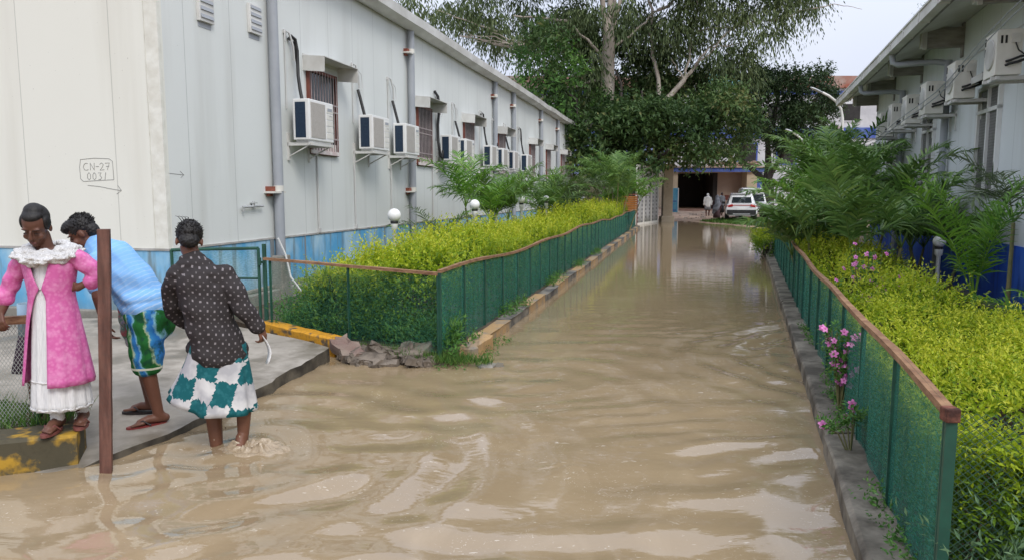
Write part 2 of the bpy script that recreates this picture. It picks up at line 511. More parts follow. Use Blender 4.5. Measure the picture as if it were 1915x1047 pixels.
def kerb_strip(name, f, y0, y1, seg, w, z, mats, jitter=0, side=1):
    mb = MB(); y = y0; k = 0
    while y < y1:
        e = min(y + seg * random.uniform(.93, 1.05), y1)
        mb.mat(k % len(mats))
        dz = random.uniform(-jitter, jitter); dx = random.uniform(-jitter, jitter)
        nseg = 4; top = []; 
        ringsv = []
        for q in range(nseg + 1):
            Y = y + (e - y - .02) * q / nseg; X = f(Y) + dx
            wz = z + dz + random.uniform(-.006, .006); r = random.uniform(.012, .03)
            ringsv.append([(X, Y, -.3), (X + random.uniform(-.006, .006) * 1, Y, wz - r), (X + side * r, Y, wz), (X + side * w, Y, wz + .004), (X + side * w, Y, -.3)])
        mb.rings(ringsv, True, True, False)
        y = e; k += 1
    return struct(name, mb, mats)
M_kconc = mat('stained kerb concrete', (.070, .057, .040), (.29, .255, .20), 3.6, .8, .9, fine=.6, lo=.38, hi=.62)
def worn_paint(name, paint, under, lo=.42, hi=.58):
    g = G(name)
    a = g.noise(5, 6); b = g.noise(22, 4)
    c = g.mix(g.ramp(a, [(lo, 0.), (hi, 1.)]), under, paint)
    c = g.mix(g.math('MULTIPLY', g.ramp(b, [(.5, 0.), (.7, 1.)]), .35), c, tuple(x * .5 for x in under))
    return g.end(g.bsdf(c, .75, 0, .3, g.bump(a, .6, .012)))
M_kyel = worn_paint('worn yellow kerb paint', (.50, .25, .045), (.20, .17, .12), .36, .52)
M_kblk = worn_paint('worn black kerb paint', (.06, .06, .06), (.22, .20, .17), .40, .62)
M_kpale = worn_paint('worn ochre kerb paint', (.42, .27, .13), (.24, .21, .17), .36, .56)
kerb_strip('left_kerb', kL, 8.4, 38.5, 1.25, -.16, .115, [M_kpale, M_kblk], .016, 1)
kerb_strip('right_kerb', kR, .6, 26, 2.2, .22, .125, [M_kconc], .008)
# yellow kerb at the mouth of the pad
mb = MB()
def bar(mb, a, b, w, z0, z1a, z1b, n=8, j=.012):
    a = Vector((*a, 0)); b = Vector((*b, 0)); t = (b - a).normalized(); s = Vector((-t.y, t.x, 0))
    rr = []
    for q in range(n + 1):
        p = a + (b - a) * q / n; z = z1a + (z1b - z1a) * q / n + random.uniform(-j, j) * .6; r = .02
        rr.append([tuple(p + s * (-w / 2)) [:2] + (z0,), tuple(p + s * (-w / 2 + random.uniform(-j, j) * .5))[:2] + (z - r,), tuple(p + s * (-w / 2 + r))[:2] + (z,), tuple(p + s * (w / 2 - r))[:2] + (z,), tuple(p + s * (w / 2))[:2] + (z - r,), tuple(p + s * (w / 2))[:2] + (z0,)])
    mb.rings(rr, True, True, False)
bar(mb, (-2.98, 8.92), (-1.86, 7.98), .17, 0, .235, .20)
struct('yellow_kerb', mb, worn_paint('yellow kerb paint', (.56, .27, .02), (.10, .08, .055), .40, .47))
# kerb the girl stands on
mb = MB()
bar(mb, (-6.2, 3.62), (-2.86, 4.82), .30, -.3, .24, .215, 14, .02)
struct('old_kerb', mb, worn_paint('mossy yellow kerb paint', (.42, .25, .03), (.075, .065, .04), .50, .60))
bed('left_verge', [(-6.3, 3.85), (-3.2, 4.95), (-3.22, 5.35), (-4.2, 5.75), (-7, 5.5)], .17)
# ------------------------------------------------------------------ left prefab building (local: +X along road, -Y faces road)
bl = thing('prefab_building', 'long grey panel building with blue plinth and row of hooded windows', 'building', LC, LA)
LEN, DEP, HT = 35.8, 9.0, 5.55
mb = MB(); mb.box(0.006, LEN, 0, DEP, 1.05, HT); mb.build('wall', M_sideL, bl)
mb = MB(); mb.add([(0, -.004, 1.05), (0, DEP + .004, 1.05), (0, DEP + .004, HT), (0, DEP / 2, HT + 1.1), (0, -.004, HT), (.09, -.004, 1.05), (.09, DEP + .004, 1.05), (.09, DEP + .004, HT), (.09, DEP / 2, HT + 1.1), (.09, -.004, HT)],
       [(0, 4, 3, 2, 1), (5, 6, 7, 8, 9), (0, 1, 6, 5), (0, 5, 9, 4), (4, 9, 8, 3), (3, 8, 7, 2), (2, 7, 6, 1)])
mb.build('gable_wall', M_frontL, bl)
mb = MB()                                   # rough sealed corner strips and base seal
rr = []
for i in range(60):
    z = 1.06 + i * (HT - 1.06) / 59; e = .165 + random.uniform(-.006, .006) * (1 + (i % 17 == 3)); q = random.uniform(0, .002)
    rr.append([(-.007 - q, -.013, z), (.05, -.013, z), (.05, e, z), (-.007 - q, e, z)])
mb.rings(rr, True, True, False)
mb.box(-.0065, .012, .176, .184, 1.06, HT)
mb.build('corner_strip', mat('cream sealant', (.62, .61, .54), (.73, .73, .67), 5, .7, .5), bl)
mb = MB(); mb.box(-.015, LEN + .01, -.015, DEP, .0, 1.05); mb.build('plinth', M_plinth, bl)
mb = MB(); mb.box(-.03, LEN, -.03, DEP, 1.035, 1.062); mb.build('plinth_ledge', mat('dirty ledge', (.28, .27, .25), (.45, .44, .42), 5, .8), bl)
mb = MB(); mb.box(-.10, LEN, -.16, DEP, -.1, .27); mb.box(-.02, LEN, -.06, 0, .27, .33); mb.build('footing', M_conc, bl, .015)
for x, wd in ((2.36, .10), (2.68, .06), (3.46, .03), (7.0, .03), (10.6, .03), (14.2, .03)):
    MB().box(x, x + wd, -.028, 0, .33, 1.03).build('plinth_joint', mat('joint grey', (.2, .22, .23), None, 4, .8), bl)
# roof and gutter
mb = MB()
mb.add([(-.35, -.32, HT + .07), (LEN + .3, -.32, HT + .07), (LEN + .3, DEP / 2, HT + 1.2), (-.35, DEP / 2, HT + 1.2), (-.35, DEP + .3, HT + .07), (LEN + .3, DEP + .3, HT + .07),
        (-.35, -.32, HT + .13), (LEN + .3, -.32, HT + .13), (LEN + .3, DEP / 2, HT + 1.26), (-.35, DEP / 2, HT + 1.26), (-.35, DEP + .3, HT + .13), (LEN + .3, DEP + .3, HT + .13)],
       [(0, 3, 2, 1), (3, 4, 5, 2), (6, 7, 8, 9), (9, 8, 11, 10), (0, 1, 7, 6), (4, 10, 11, 5), (0, 6, 9, 3), (3, 9, 10, 4), (1, 2, 8, 7), (2, 5, 11, 8)])
mb.build('roof', M_trim, bl)
mb = MB(); rr = []
for i in range(80):                          # gutter, sagging and dented towards the far end
    x = -.3 + i * (LEN + .5) / 79
    dz = .02 * math.sin(i * .35) * (x / LEN) + (-.05 * math.exp(-((x - 25.5) / .9) ** 2)) + random.uniform(-.012, .012) * (x / LEN)
    dy = -.03 * math.exp(-((x - 22) / 1.5) ** 2)
    z = HT + .02 + dz
    rr.append([(x, -.02, z - .10), (x, -.16 + dy, z - .13), (x, -.34 + dy, z - .05), (x, -.36 + dy, z + .13), (x, -.33 + dy, z + .14), (x, -.31 + dy, z), (x, -.02, z - .02)])
mb.rings(rr, True, True, False); mb.build('gutter', M_trim, bl)
# wall vents on the first bay
for x, z in ((.95, 4.2), (2.15, 4.29)):
    o = MB().box(x - .16, x + .16, -.05, 0, z - .2, z + .22).build('vent', M_trim, bl, .006)
    s = MB()
    for k in range(4): s.cbox((x, -.053, z - .13 + k * .1), (.27, .014, .05), (-.25, 0, 0))
    s.box(x - .14, x + .14, -.006, 0, z - .27, z - .2)
    s.build('louvre', M_pipe, o)
# downpipes
for i, x in enumerate((2.53, 8.6, 16.7, 19.6, 25.3, 30.0, 35.7)):
    r = .078 if i < 6 else .06
    o = MB().tube([(x, -.10, .1), (x, -.10, HT - .05)], r, 12).build('downpipe', M_pipe, bl)
    for z in ((1.8, 4.95) if i != 0 else (1.78,)):
        k = MB()
        k.mat(0).box(x - .26, x + .10, -.17, 0.0, z - .03, z)
        k.mat(1).box(x - .22, x - .085, -.09, 0.0, z + .001, z + .075)
        k.mat(0).tube([(x, -.10, z), (x, -.10, z + .09)], r + .006, 12)
        k.mat(1).box(x - .20, x - .11, -.06, 0, z - .075, z - .031)
        k.build('pipe_bracket', [M_offwhite, M_brick], o)
    if i == 0: MB().box(x - .16, x + .13, -.20, -.016, 0.1, .78).build('pipe_casing', M_conc, bl, .02)
# windows with bars and hoods
def window(x0, x1, first=False):
    fr = MB(); z0, z1 = 2.42, 3.86
    fr.mat(0)
    for a, b, c, d in ((x0, x1, z0, z0 + .06), (x0, x1, z1 - .05, z1), (x0, x0 + .05, z0, z1), (x1 - .05, x1, z0, z1)): fr.box(a, b, -.055, .0, c, d)
    o = fr.build('window', M_rust, bl)
    MB().box(x0 + .05, x1 - .05, -.012, 0.0, z0 + .06, z1 - .05).build('pane', M_glass, o)
    b = MB(); nb = 10
    for k in range(nb):
        x = x0 + .07 + (x1 - x0 - .14) * k / (nb - 1); b.tube([(x, -.06, z0 + .03), (x, -.06, z1 - .02)], .009, 6)
    for z in (z0 + .30, z0 + .78, z0 + .9): b.box(x0 + .03, x1 - .03, -.068, -.052, z - .012, z + .012)
    b.build('bars', M_grille, o)
    MB().box(x0 - .02, x1 + .02, -.07, -.056, z0 + .01, z0 + .075).box(x0 + .1, x1 - .1, -.05, -.015, z0 + .065, z0 + .2).build('sill', mat('pale sill', (.55, .45, .43), (.7, .66, .63), 9, .7), o)
    h = MB(); zt = z1 + .19; a, c = x0 - .10, x1 + .16
    PJ = .40
    h.box(a, c, -.012, .0, zt - .06, zt + .03)
    h.add([(a, 0, zt), (c, 0, zt), (c, -PJ, zt - .03), (a, -PJ, zt - .03), (a, 0, zt - .012), (c, 0, zt - .012), (c, -PJ, zt - .042), (a, -PJ, zt - .042)], [(0, 3, 2, 1), (4, 5, 6, 7), (0, 1, 5, 4), (2, 3, 7, 6), (0, 4, 7, 3), (1, 2, 6, 5)])
    for q in (a, c - .012):
        h.add([(q, 0, zt - .013), (q, -PJ, zt - .043), (q, -PJ + .01, zt - .285), (q, 0, zt - .25), (q + .012, 0, zt - .013), (q + .012, -PJ, zt - .043), (q + .012, -PJ + .01, zt - .285), (q + .012, 0, zt - .25)],
              [(0, 1, 2, 3), (7, 6, 5, 4), (2, 6, 7, 3), (1, 5, 6, 2), (0, 3, 7, 4)])
    h.build('hood', M_trim, o)
for x0 in (3.72, 9.15, 13.15, 17.35, 23.0, 27.0, 31.5): window(x0, x0 + 1.08)
# tap with its water pipe
MB().tube([(1.6, -.05, 1.55), (2.15, -.05, 1.56)], .017, 8).tube([(1.62, -.05, 1.55), (1.62, -.05, 1.49)], .016, 8).tube([(1.9, -.04, 1.53), (1.9, -.04, 1.63)], .022, 8).box(1.87, 1.93, -.09, -.0, 1.60, 1.615).build('tap', M_steel, bl)
# service conduits on the wall, down to the plinth
def pl(*p): return list(p)
for x in (4.0, 5.55, 7.45, 10.3, 13.9, 16.2):
    MB().tube([(x, -.02, 2.5), (x, -.02, 1.13)], .016, 6).box(x - .03, x + .03, -.05, 0, 1.06, 1.14).build('conduit', M_cable, bl)
# handwriting on the gable: the panel number in a box with an arrow under it
def stroke(mb, pts, r=.0032): mb.tube([(-.0015, y, z) for y, z in pts], r, 5)
wr = MB()
# local: y grows to the viewer's left, so the writing runs towards -y
Yl, Zt = 1.22, 2.175
def gl(pts, ox, oz, s):
    stroke(wr, [(Yl - ox - a * s, Zt - oz - b * s) for a, b in pts])
stroke(wr, [(1.22, 1.93), (1.225, 2.08), (1.205, 2.175), (1.0, 2.19), (.78, 2.18), (.735, 2.15), (.73, 1.92), (.95, 1.91), (1.18, 1.90), (1.22, 1.93)])
s = .09
gl([(.75, .1), (.5, 0), (.15, .2), (.0, .6), (.2, .95), (.6, 1.0), (.8, .9)], .05, .045, s)
gl([(0, 1), (0, 0), (.62, 1), (.66, 0)], .155, .045, s)
gl([(0, .5), (.5, .5)], .235, .045, s)
gl([(0, .2), (.3, 0), (.6, .2), (.4, .6), (0, 1), (.7, .95)], .295, .045, s)
gl([(0, .05), (.7, 0), (.3, 1)], .375, .045, s); gl([(.15, .5), (.65, .45)], .375, .045, s)
for ox in (.10, .18): gl([(.3, 0), (.05, .3), (.05, .8), (.3, 1), (.55, .75), (.55, .25), (.3, 0)], ox, .165, s)
gl([(0, .05), (.5, .05), (.25, .4), (.55, .7), (.3, 1), (0, .95)], .265, .165, s)
gl([(.3, 0), (.1, 1)], .35, .165, s)
stroke(wr, [(1.12, 1.85), (.95, 1.835), (.75, 1.80), (.64, 1.785)]); stroke(wr, [(.68, 1.85), (.63, 1.785), (.70, 1.74)])
wr.build('wall_writing', mat('pencil grey', (.22, .22, .21), None, 5, .8), bl)
wr = MB()
for p in ([(.05, 2.0), (.36, 1.985)], [(.30, 2.03), (.37, 1.985), (.31, 1.95)]): wr.tube([(x, -.0015, z) for x, z in p], .0035, 5)
wr.build('arrow_mark', mat('pencil grey light', (.25, .25, .25), None, 5, .8), bl)

# ------------------------------------------------------------------ left air conditioners
M_acw = mat('air conditioner white', (.72, .72, .70), (.80, .80, .79), 3, .35)
M_acn = mat('navy coil panel', (.012, .026, .055), (.02, .04, .07), 30, .5)
M_acg = mat('beige fan grille', (.44, .41, .375), (.50, .47, .44), 40, .6)
def cables(x, kind):
    """black hose and pale leads hanging from a wall outlet to the unit top (local to unit, x=0 left end)"""
    h = MB()
    if kind == 0:
        h.tube([(.16, -.02, 1.60), (.17, -.07, 1.66), (.25, -.09, 1.62), (.29, -.10, 1.45), (.22, -.14, 1.05), (.16, -.2, .8), (.12, -.25, .655)], .028, 7)
        h.tube([(.27, -.06, 1.6), (.30, -.09, 1.2), (.2, -.2, .655)], .018, 6)
    elif kind == 1:
        h.tube([(.22, -.05, 1.15), (.20, -.10, 1.0), (.17, -.2, .655)], .03, 7)
    else:
        h.tube([(-.1, -.02, 1.75), (-.02, -.09, 1.62), (.03, -.11, 1.35), (-.02, -.08, .9), (-.12, -.12, .45), (-.14, -.18, .1), (-.04, -.2, .02), (.02, -.2, .25)], .036, 7)
    return h
def leads(kind):
    h = MB()
    z = 1.6 if kind == 0 else 1.5
    h.tube([(.05, -.02, z - .05), (.04, -.03, z + .12), (.12, -.06, z + .10), (.2, -.08, z - .1), (.24, -.07, z - .32)], .017, 6)
    h.tube([(.05, -.015, z), (.05, -.015, .5)], .013, 6)
    h.tube([(.1, -.05, z + .08), (.3, -.09, z - .05), (.33, -.10, z - .30), (.28, -.09, z - .36)], .007, 5)
    h.box(.02, .09, -.03, 0, z + .08, z + .14)
    return h
def make_ac(label, loc, kind, group):
    t = thing('air_conditioner', label, 'air conditioner', loc, LA, group)
    b = MB(); b.box(0, .86, -.43, -.14, 0, .65); b.box(.03, .83, -.40, -.17, -.03, 0)
    o = b.build('casing', M_acw, t, .014)
    s = MB(); s.box(-.004, .003, -.365, -.185, .04, .60); s.build('coil_panel', M_acn, t)
    gr = MB(); gr.box(.05, .55, -.437, -.428, .045, .605)
    for k in range(26): gr.box(.055, .545, -.4395, -.437, .06 + k * .021, .066 + k * .021)
    gr.build('fan_grille', M_acg, t)
    lv = MB()
    for k in range(5):
        z = .06 + k * .105
        lv.box(.60, .84, -.436, -.429, z, z + .085)
    lv.build('front_panel', M_offwhite, t)
    lb = MB(); lb.box(.63, .80, -.4385, -.436, .51, .56); lb.box(.70, .80, -.4385, -.436, .43, .44); lb.build('badge', M_pipe, t)
    br = MB()
    for x in (.04, .74):
        br.box(x, x + .05, -.46, 0, -.085, -.035); br.box(x, x + .05, -.03, 0, -.32, .12)
        br.tube([(x + .025, -.40, -.07), (x + .025, -.02, -.26)], .012, 6)
    br.box(.0, .82, -.44, -.40, -.08, -.036)
    br.build('bracket', M_trim, t)
    cables(0, kind).build('hose', M_black, t)
    leads(kind).build('leads', M_cable, t)
    return t
ACL = [(2.97, 0, 'white air conditioner with navy side panel nearest the corner downpipe'),
       (5.5, 1, 'white air conditioner, second along grey wall, right of first hooded window'),
       (7.3, 1, 'white air conditioner partly behind the second grey downpipe'),
       (10.6, 2, 'white air conditioner with thick black hose loop beside second barred window'),
       (12.0, 1, 'white air conditioner touching fourth one, above bright palm frond'),
       (14.9, 0, 'white air conditioner below third hooded window, above dark palm'),
       (16.5, 1, 'small looking white air conditioner left of the fourth hooded window'),
       (18.2, 1, 'white air conditioner under the fourth hooded window'),
       (20.6, 0, 'farthest white air conditioner on the grey wall')]
GL = 'air conditioners along the left wall'
for x, k, lab in ACL: make_ac(lab, lw(x, 0, 2.6), k, GL)

# ------------------------------------------------------------------ right building (local: +Y faces road)
br_ = thing('eaved_building', 'pale panel building with deep eaves, rafters and royal blue plinth', 'building', RC, RA)
X0, X1 = -8.5, 11.75
MB().box(X0, X1, -8, 0, 1.03, 4.75).build('wall', M_sideR, br_)
MB().box(X0, X1 + .01, -8, .02, .12, 1.03).build('plinth', M_plinthR, br_)
MB().box(X0, X1 + .02, -8, .16, -.1, .15).build('footing', M_conc, br_)
mb = MB()
def slab(mb, x0, x1, y0, z0, y1, z1, t): mb.add([(x0, y0, z0), (x1, y0, z0), (x1, y1, z1), (x0, y1, z1), (x0, y0, z0 + t), (x1, y0, z0 + t), (x1, y1, z1 + t), (x0, y1, z1 + t)],
    [(0, 1, 2, 3), (7, 6, 5, 4), (4, 5, 1, 0), (3, 2, 6, 7), (0, 3, 7, 4), (1, 5, 6, 2)])
slab(mb, X0, X1 + .35, .98, 4.52, -4, 5.75, .05); slab(mb, X0, X1 + .35, -8.6, 4.6, -4, 5.75, .05)
mb.build('roof', M_trim, br_)
mb = MB(); mb.box(X0, X1 + .36, .96, 1.10, 4.40, 4.56); mb.box(X0, X1 + .36, .94, 1.12, 4.55, 4.58)
x = X0
while x < X1: mb.box(x, x + .05, .95, 1.115, 4.39, 4.565); x += 1.25
mb.build('gutter', M_trim, br_)
M_raft = mat('weathered grey timber', (.20, .19, .175), (.34, .325, .30), 3, .8, .4, stretch=(1, 1, 4))
for x in (-8.3, -4.6, -1.1, 2.3, 5.6, 8.9, 11.6):
    MB().box(x - .06, x + .06, 0.0, .62, 4.33, 4.68).box(x - .07, x + .07, .0, .03, 4.15, 4.75).build('rafter', M_raft, br_, .006)
    MB().box(x - .1, x - .065, .60, .66, 4.30, 4.66).box(x - .1, x + .065, .62, .69, 4.34, 4.6).build('rafter_bracket', M_trim, br_)
MB().box(X0, X1, .40, .48, 4.69, 4.75).box(X0, X1, .85, .93, 4.47, 4.53).build('purlin', M_raft, br_)
for x in (2.85, 7.2, -4.2):
    MB().tube([(x + .35, 1.0, 4.40), (x + .35, .98, 4.25), (x + .3, .90, 4.2), (x + .12, .3, 4.2), (x, .12, 4.15)], .055, 10).tube([(x, .10, .15), (x, .10, 4.2)], .065, 12).tube([(x, .10, 2.6), (x, .10, 2.66)], .072, 12).build('downpipe', M_pipe, br_)
def mesh_win():
    g = G('grille mesh over glass'); x = g.xyz()
    def ln(a):
        q = g.math('ADD', x[0], g.math('MULTIPLY', x[2], a)); return g.math('LESS_THAN', g.math('FRACT', g.math('DIVIDE', g.math('ADD', q, 50), .055)), .3)
    c = g.mix(g.math('MAXIMUM', ln(.6), ln(-.6)), (.03, .03, .032), (.24, .235, .23))
    return g.end(g.bsdf(c, .4))
M_mwin = mesh_win()
for x in (-.2, 3.95, 8.2, -4.8):
    f = MB()
    x1 = x + 1.12; z0, z1 = 1.75, 3.42
    for a, b, c, d in ((x, x1, z0, z0 + .06), (x, x1, z1 - .06, z1), (x, x1, 3.0, 3.06), (x, x + .06, z0, z1), (x1 - .06, x1, z0, z1), (x + .53, x + .58, z0, z1)): f.box(a, b, 0, .06, c, d)
    o = f.build('window', M_white, br_)
    MB().box(x + .05, x1 - .05, 0, .02, z0 + .05, z1 - .05).build('pane', M_mwin, o)
    MB().box(x - .08, x1 + .06, 0, .32, 3.50, 3.52).box(x - .08, x1 + .06, .30, .32, 3.42, 3.5).build('hood', M_trim, o)
MB().box(X0, 2, .004, .012, 4.05, 4.07).build('wall_batten', M_trim, br_)
# right air conditioners: pipe side faces the camera (local -X), fan faces the road (+Y)
M_acc = mat('aged cream casing', (.68, .66, .59), (.78, .76, .70), 4, .45)
def ac_right(label, loc, group):
    t = thing('air_conditioner', label, 'air conditioner', loc, RA, group)
    MB().box(0, .52, .24, .54, 0, .57).box(0.02, .50, .26, .52, .57, .582).build('casing', M_acc, t, .014)
    f = MB(); f.lathe([(.20, .0), (.20, .012), (.18, .016)], (0, 0, 0), 24)
    for k in range(5): f.lathe([(.04 + .034 * k, .018), (.045 + .034 * k, .02), (.05 + .034 * k, .018)], (0, 0, 0), 20, cap=False)
    q = f.build('fan_grille', M_trim, t, loc=(.24, .541, .29)); q.rotation_euler = (R(-90), 0, 0)
    for k in range(2): MB().box(.465, .495, .539, .546, .30 + .14 * k, .40 + .14 * k).build('louvre', M_dark, t)
    for k in range(2): MB().box(-.004, .002, .47 - .05 * k, .495 - .05 * k, .40, .50).build('louvre', M_dark, t)
    MB().box(-.02, 0.0, .27, .38, .40, .52).box(-.024, -.02, .29, .36, .46, .49).build('cover_plate', M_offwhite, t, .004)
    MB().tube([(0, .42, .12), (-.05, .40, .13), (-.05, .30, .15), (-.02, .2, .19), (.02, .0, .28)], .018, 7).tube([(0, .42, .17), (-.06, .38, .175), (-.04, .27, .22), (.0, .12, .24), (.02, .0, .26)], .016, 7).tube([(-.02, .33, .40), (-.04, .30, .30), (-.03, .22, .24)], .009, 6).tube([(.02 + .04 * math.cos(a), .15, .30 + .075 * math.sin(a)) for a in [k * .55 for k in range(12)]], .013, 6).build('hose', M_black, t)
    bb = MB()
    for x in (.05, .42): bb.box(x, x + .05, 0, .56, -.06, -.01); bb.box(x, x + .05, 0, .03, -.30, .05)
    bb.box(.0, .52, .48, .52, -.055, -.012); bb.build('bracket', M_trim, t)
    return t
GR = 'air conditioners under the right eaves'
for x, z, lab in ((-1.74, 3.28, 'cream air conditioner high at the right edge beside mesh window'), (.35, 3.23, 'cream air conditioner over the nearer mesh window, second from right'),
                  (2.36, 3.19, 'cream air conditioner just past the nearer downpipe'), (4.13, 3.17, 'cream air conditioner over the second mesh window'),
                  (5.81, 3.18, 'cream air conditioner fifth along the eaves, before the far downpipe'), (7.31, 3.13, 'farthest cream air conditioner below the eaves')):
    ac_right(lab, rw(x, 0, z), GR)
# twin cables strung along the right wall
mb = MB()
for dz in (0, .09):
    mb.tube([tuple(rw(-3.6 + 14 * k / 14, .62 + .05 * math.sin(k), 3.93 - .95 * k / 14 + dz - .25 * math.sin(math.pi * k / 14))) for k in range(15)], .008, 5)
tag(mb.build('overhead_cable', M_pipe), 'twin thin grey cables strung past the cream air conditioners', 'cable')
# ------------------------------------------------------------------ fences
def fence(name, label, cat, pts, zt, zb, net, post_every, post_mat, rail_mat, net_wave=.0, post_r=.016, rail=(.042, .032), extra=None, first_post_r=None, origin=None, sag=0):
    """pts: ground polyline; zt(s): rail height"""
    p = [Vector((a, b, 0)) for a, b in pts]
    seg = [(p[i + 1] - p[i]).length for i in range(len(p) - 1)]
    tot = sum(seg)
    def at(s):
        for i, l in enumerate(seg):
            if s <= l or i == len(seg) - 1: return p[i] + (p[i + 1] - p[i]) * (s / l), (p[i + 1] - p[i]).normalized()
            s -= l
    o0 = p[0].copy(); t = thing(name, label, cat, o0)
    n = max(4, int(tot / .12)); V = []; F = []
    for i in range(n + 1):
        s = tot * i / n; q, d = at(s); nn = Vector((-d.y, d.x, 0)); wv = net_wave * math.sin(s * 2 * math.pi / post_every * 2 + math.sin(s)) 
        for j in range(5):
            z = zb + (zt(s) - zb) * j / 4
            w_ = q + nn * wv * math.sin(math.pi * min(1, .15 + j / 4 * .85)) - o0
            V.append((w_.x, w_.y, z))
    for i in range(n):
        for j in range(4):
            a = i * 5 + j; F.append((a, a + 5, a + 6, a + 1))
    MB().add(V, F, True).build('net', net, t)
    k = 0; s = 0
    while s <= tot + .01:
        q, d = at(min(s, tot)); q = q - o0; nn = Vector((-d.y, d.x, 0))
        r = first_post_r if (k == 0 and first_post_r) else post_r
        M = Matrix.Translation((q.x, q.y, 0)) @ Matrix.Rotation(math.atan2(d.y, d.x), 4, 'Z')
        top = zt(min(s, tot)) - rail[1]
        m = MB(); m.box(-r, r, -r * .35 - r * .65, -r * .35, zb - .15, top, M); m.box(-r, -r * .5, -r * .35, r, zb - .15, top, M)
        m.build('post', post_mat, t)
        s += post_every * (1 + random.uniform(-.06, .06)); k += 1
    nr = max(2, int(tot / .35)); rings = []
    for i in range(nr + 1):
        s = tot * i / nr; q, d = at(s); q = q - o0; nn = Vector((-d.y, d.x, 0)); z = zt(s); w2 = rail[0] / 2
        j = lambda: random.uniform(-.003, .003)
        rings.append([(q.x - nn.x * w2, q.y - nn.y * w2, z - rail[1] + j()), (q.x - nn.x * w2, q.y - nn.y * w2, z + j()), (q.x + nn.x * w2, q.y + nn.y * w2, z + j()), (q.x + nn.x * w2, q.y + nn.y * w2, z - rail[1] + j())])
    if rail_mat: MB().rings(rings, True, True, False).build('rail', rail_mat, t)
    if extra: extra(t, o0)
    return t
fo = -.25
LP = [(kL(Y) + fo, Y) for Y in np.linspace(7.62, 38.5, 30)]
def ztL(s):
    return .955 + .02 * math.sin(s * 1.3) + .035 * math.sin(s * .42 + 2.6) - .03 * (s / 31)
fence('net_fence', 'long green net fence with wavy timber rail left of the flooded lane', 'fence', LP, ztL, .10, M_net, .92, M_green, M_wood, .012)
fence('net_fence', 'short see-through green net fence facing the camera before yellow hedge', 'fence', [(kL(7.62) + fo - .02, 7.60), (-2.93, 8.82)], lambda s: .95 + .02 * s, .12, M_netthin, 1.27, M_green, M_wood, .0)
RP = [(kR(Y) + .2, Y) for Y in np.linspace(2.78, 21, 26)]
def ztR(s):
    Y = 2.78 + s * .955
    return .945 - .025 * math.sin(max(0, s - 2.5) * .55) * min(1, s / 3) + .012 * math.sin(s * 1.9)
fence('net_fence', 'green net fence with timber rail right of the flooded lane', 'fence', RP, ztR, .10, M_net, 1.05, M_green, M_wood, .02)
def cap(t, o0):
    MB().box(-.032, .022, -.032, .022, .895, .950).build('rail_end', mat('rotten timber', (.05, .02, .015), (.22, .08, .05), 14, .9, .6), t, .006)
fence('chain_link_fence', 'green chain link panel turning the near corner of right net fence', 'fence', [(kR(2.78) + .2, 2.76), (kR(2.78) + 1.9, 2.35)], lambda s: .93 - .0 * s, .10, M_chaing, 1.6, M_green, None, 0, .02, extra=cap)
MB_ = None
# chain link fence with timber rail beside the girl
fence('chain_link_fence', 'grey chain link fence with timber rail the girl leans on', 'fence', [(-3.28, 5.02), (-7.2, 3.7)], lambda s: .93 - .01 * s, .17, M_chain, 1.3, M_green, M_wood, 0, .016, rail=(.06, .05))
# green frame gate standing open by the wall
gt = thing('garden_gate', 'green tubular gate frame with thin mesh standing open beside the wall', 'gate', (-2.98, 8.92, 0))
m = MB(); a = Vector((0, 0)); b = Vector((-1.55, .05))
def gbar(m, p, q, r=.02): m.tube([p, q], r, 6)
gbar(m, (-.05, .0, .22), (-.05, 0, 1.10)); gbar(m, (-.05, 0, 1.10), (-1.2, .25, 1.06)); gbar(m, (-.05, 0, .74), (-1.2, .25, .72), .014); gbar(m, (-1.2, .25, .2), (-1.2, .25, 1.06)); gbar(m, (-.05, 0, .3), (-1.2, .25, .3), .014)
m.build('frame', M_green, gt)
MB().add([(-.05, 0, .24), (-1.2, .25, .24), (-1.2, .25, 1.05), (-.05, 0, 1.09)], [(0, 1, 2, 3)]).build('net', M_netthin, gt)
m = MB(); m.box(-.0, .04, -.02, .02, .1, 1.15); m.build('post', M_green, gt)
m = MB(); m.box(-.05, .02, -.03, -.02, .92, .95); m.box(-.04, -.01, -.045, -.02, .9, .99); m.build('latch', M_green, gt)

# brown timber post planted at the water's edge
m = MB(); rr = []
for i in range(15):
    z = -.3 + i * (1.83 / 14); q = lambda: random.uniform(-.002, .002); lx = -.085 * (i / 14); h = .034
    rr.append([(-h + q() - lx, -h + q(), z), (h + q() - lx, -h + q(), z), (h + q() - lx, h + q(), z), (-h + q() - lx, h + q(), z)])
m.rings(rr, True, True, False)
o = m.build('timber_post', M_woodpost, bevel=.004, loc=(-2.60, 4.60, 0)); o.rotation_euler = (0, 0, R(20))
tag(o, 'tall square brown timber post standing in shallow muddy water', 'post')

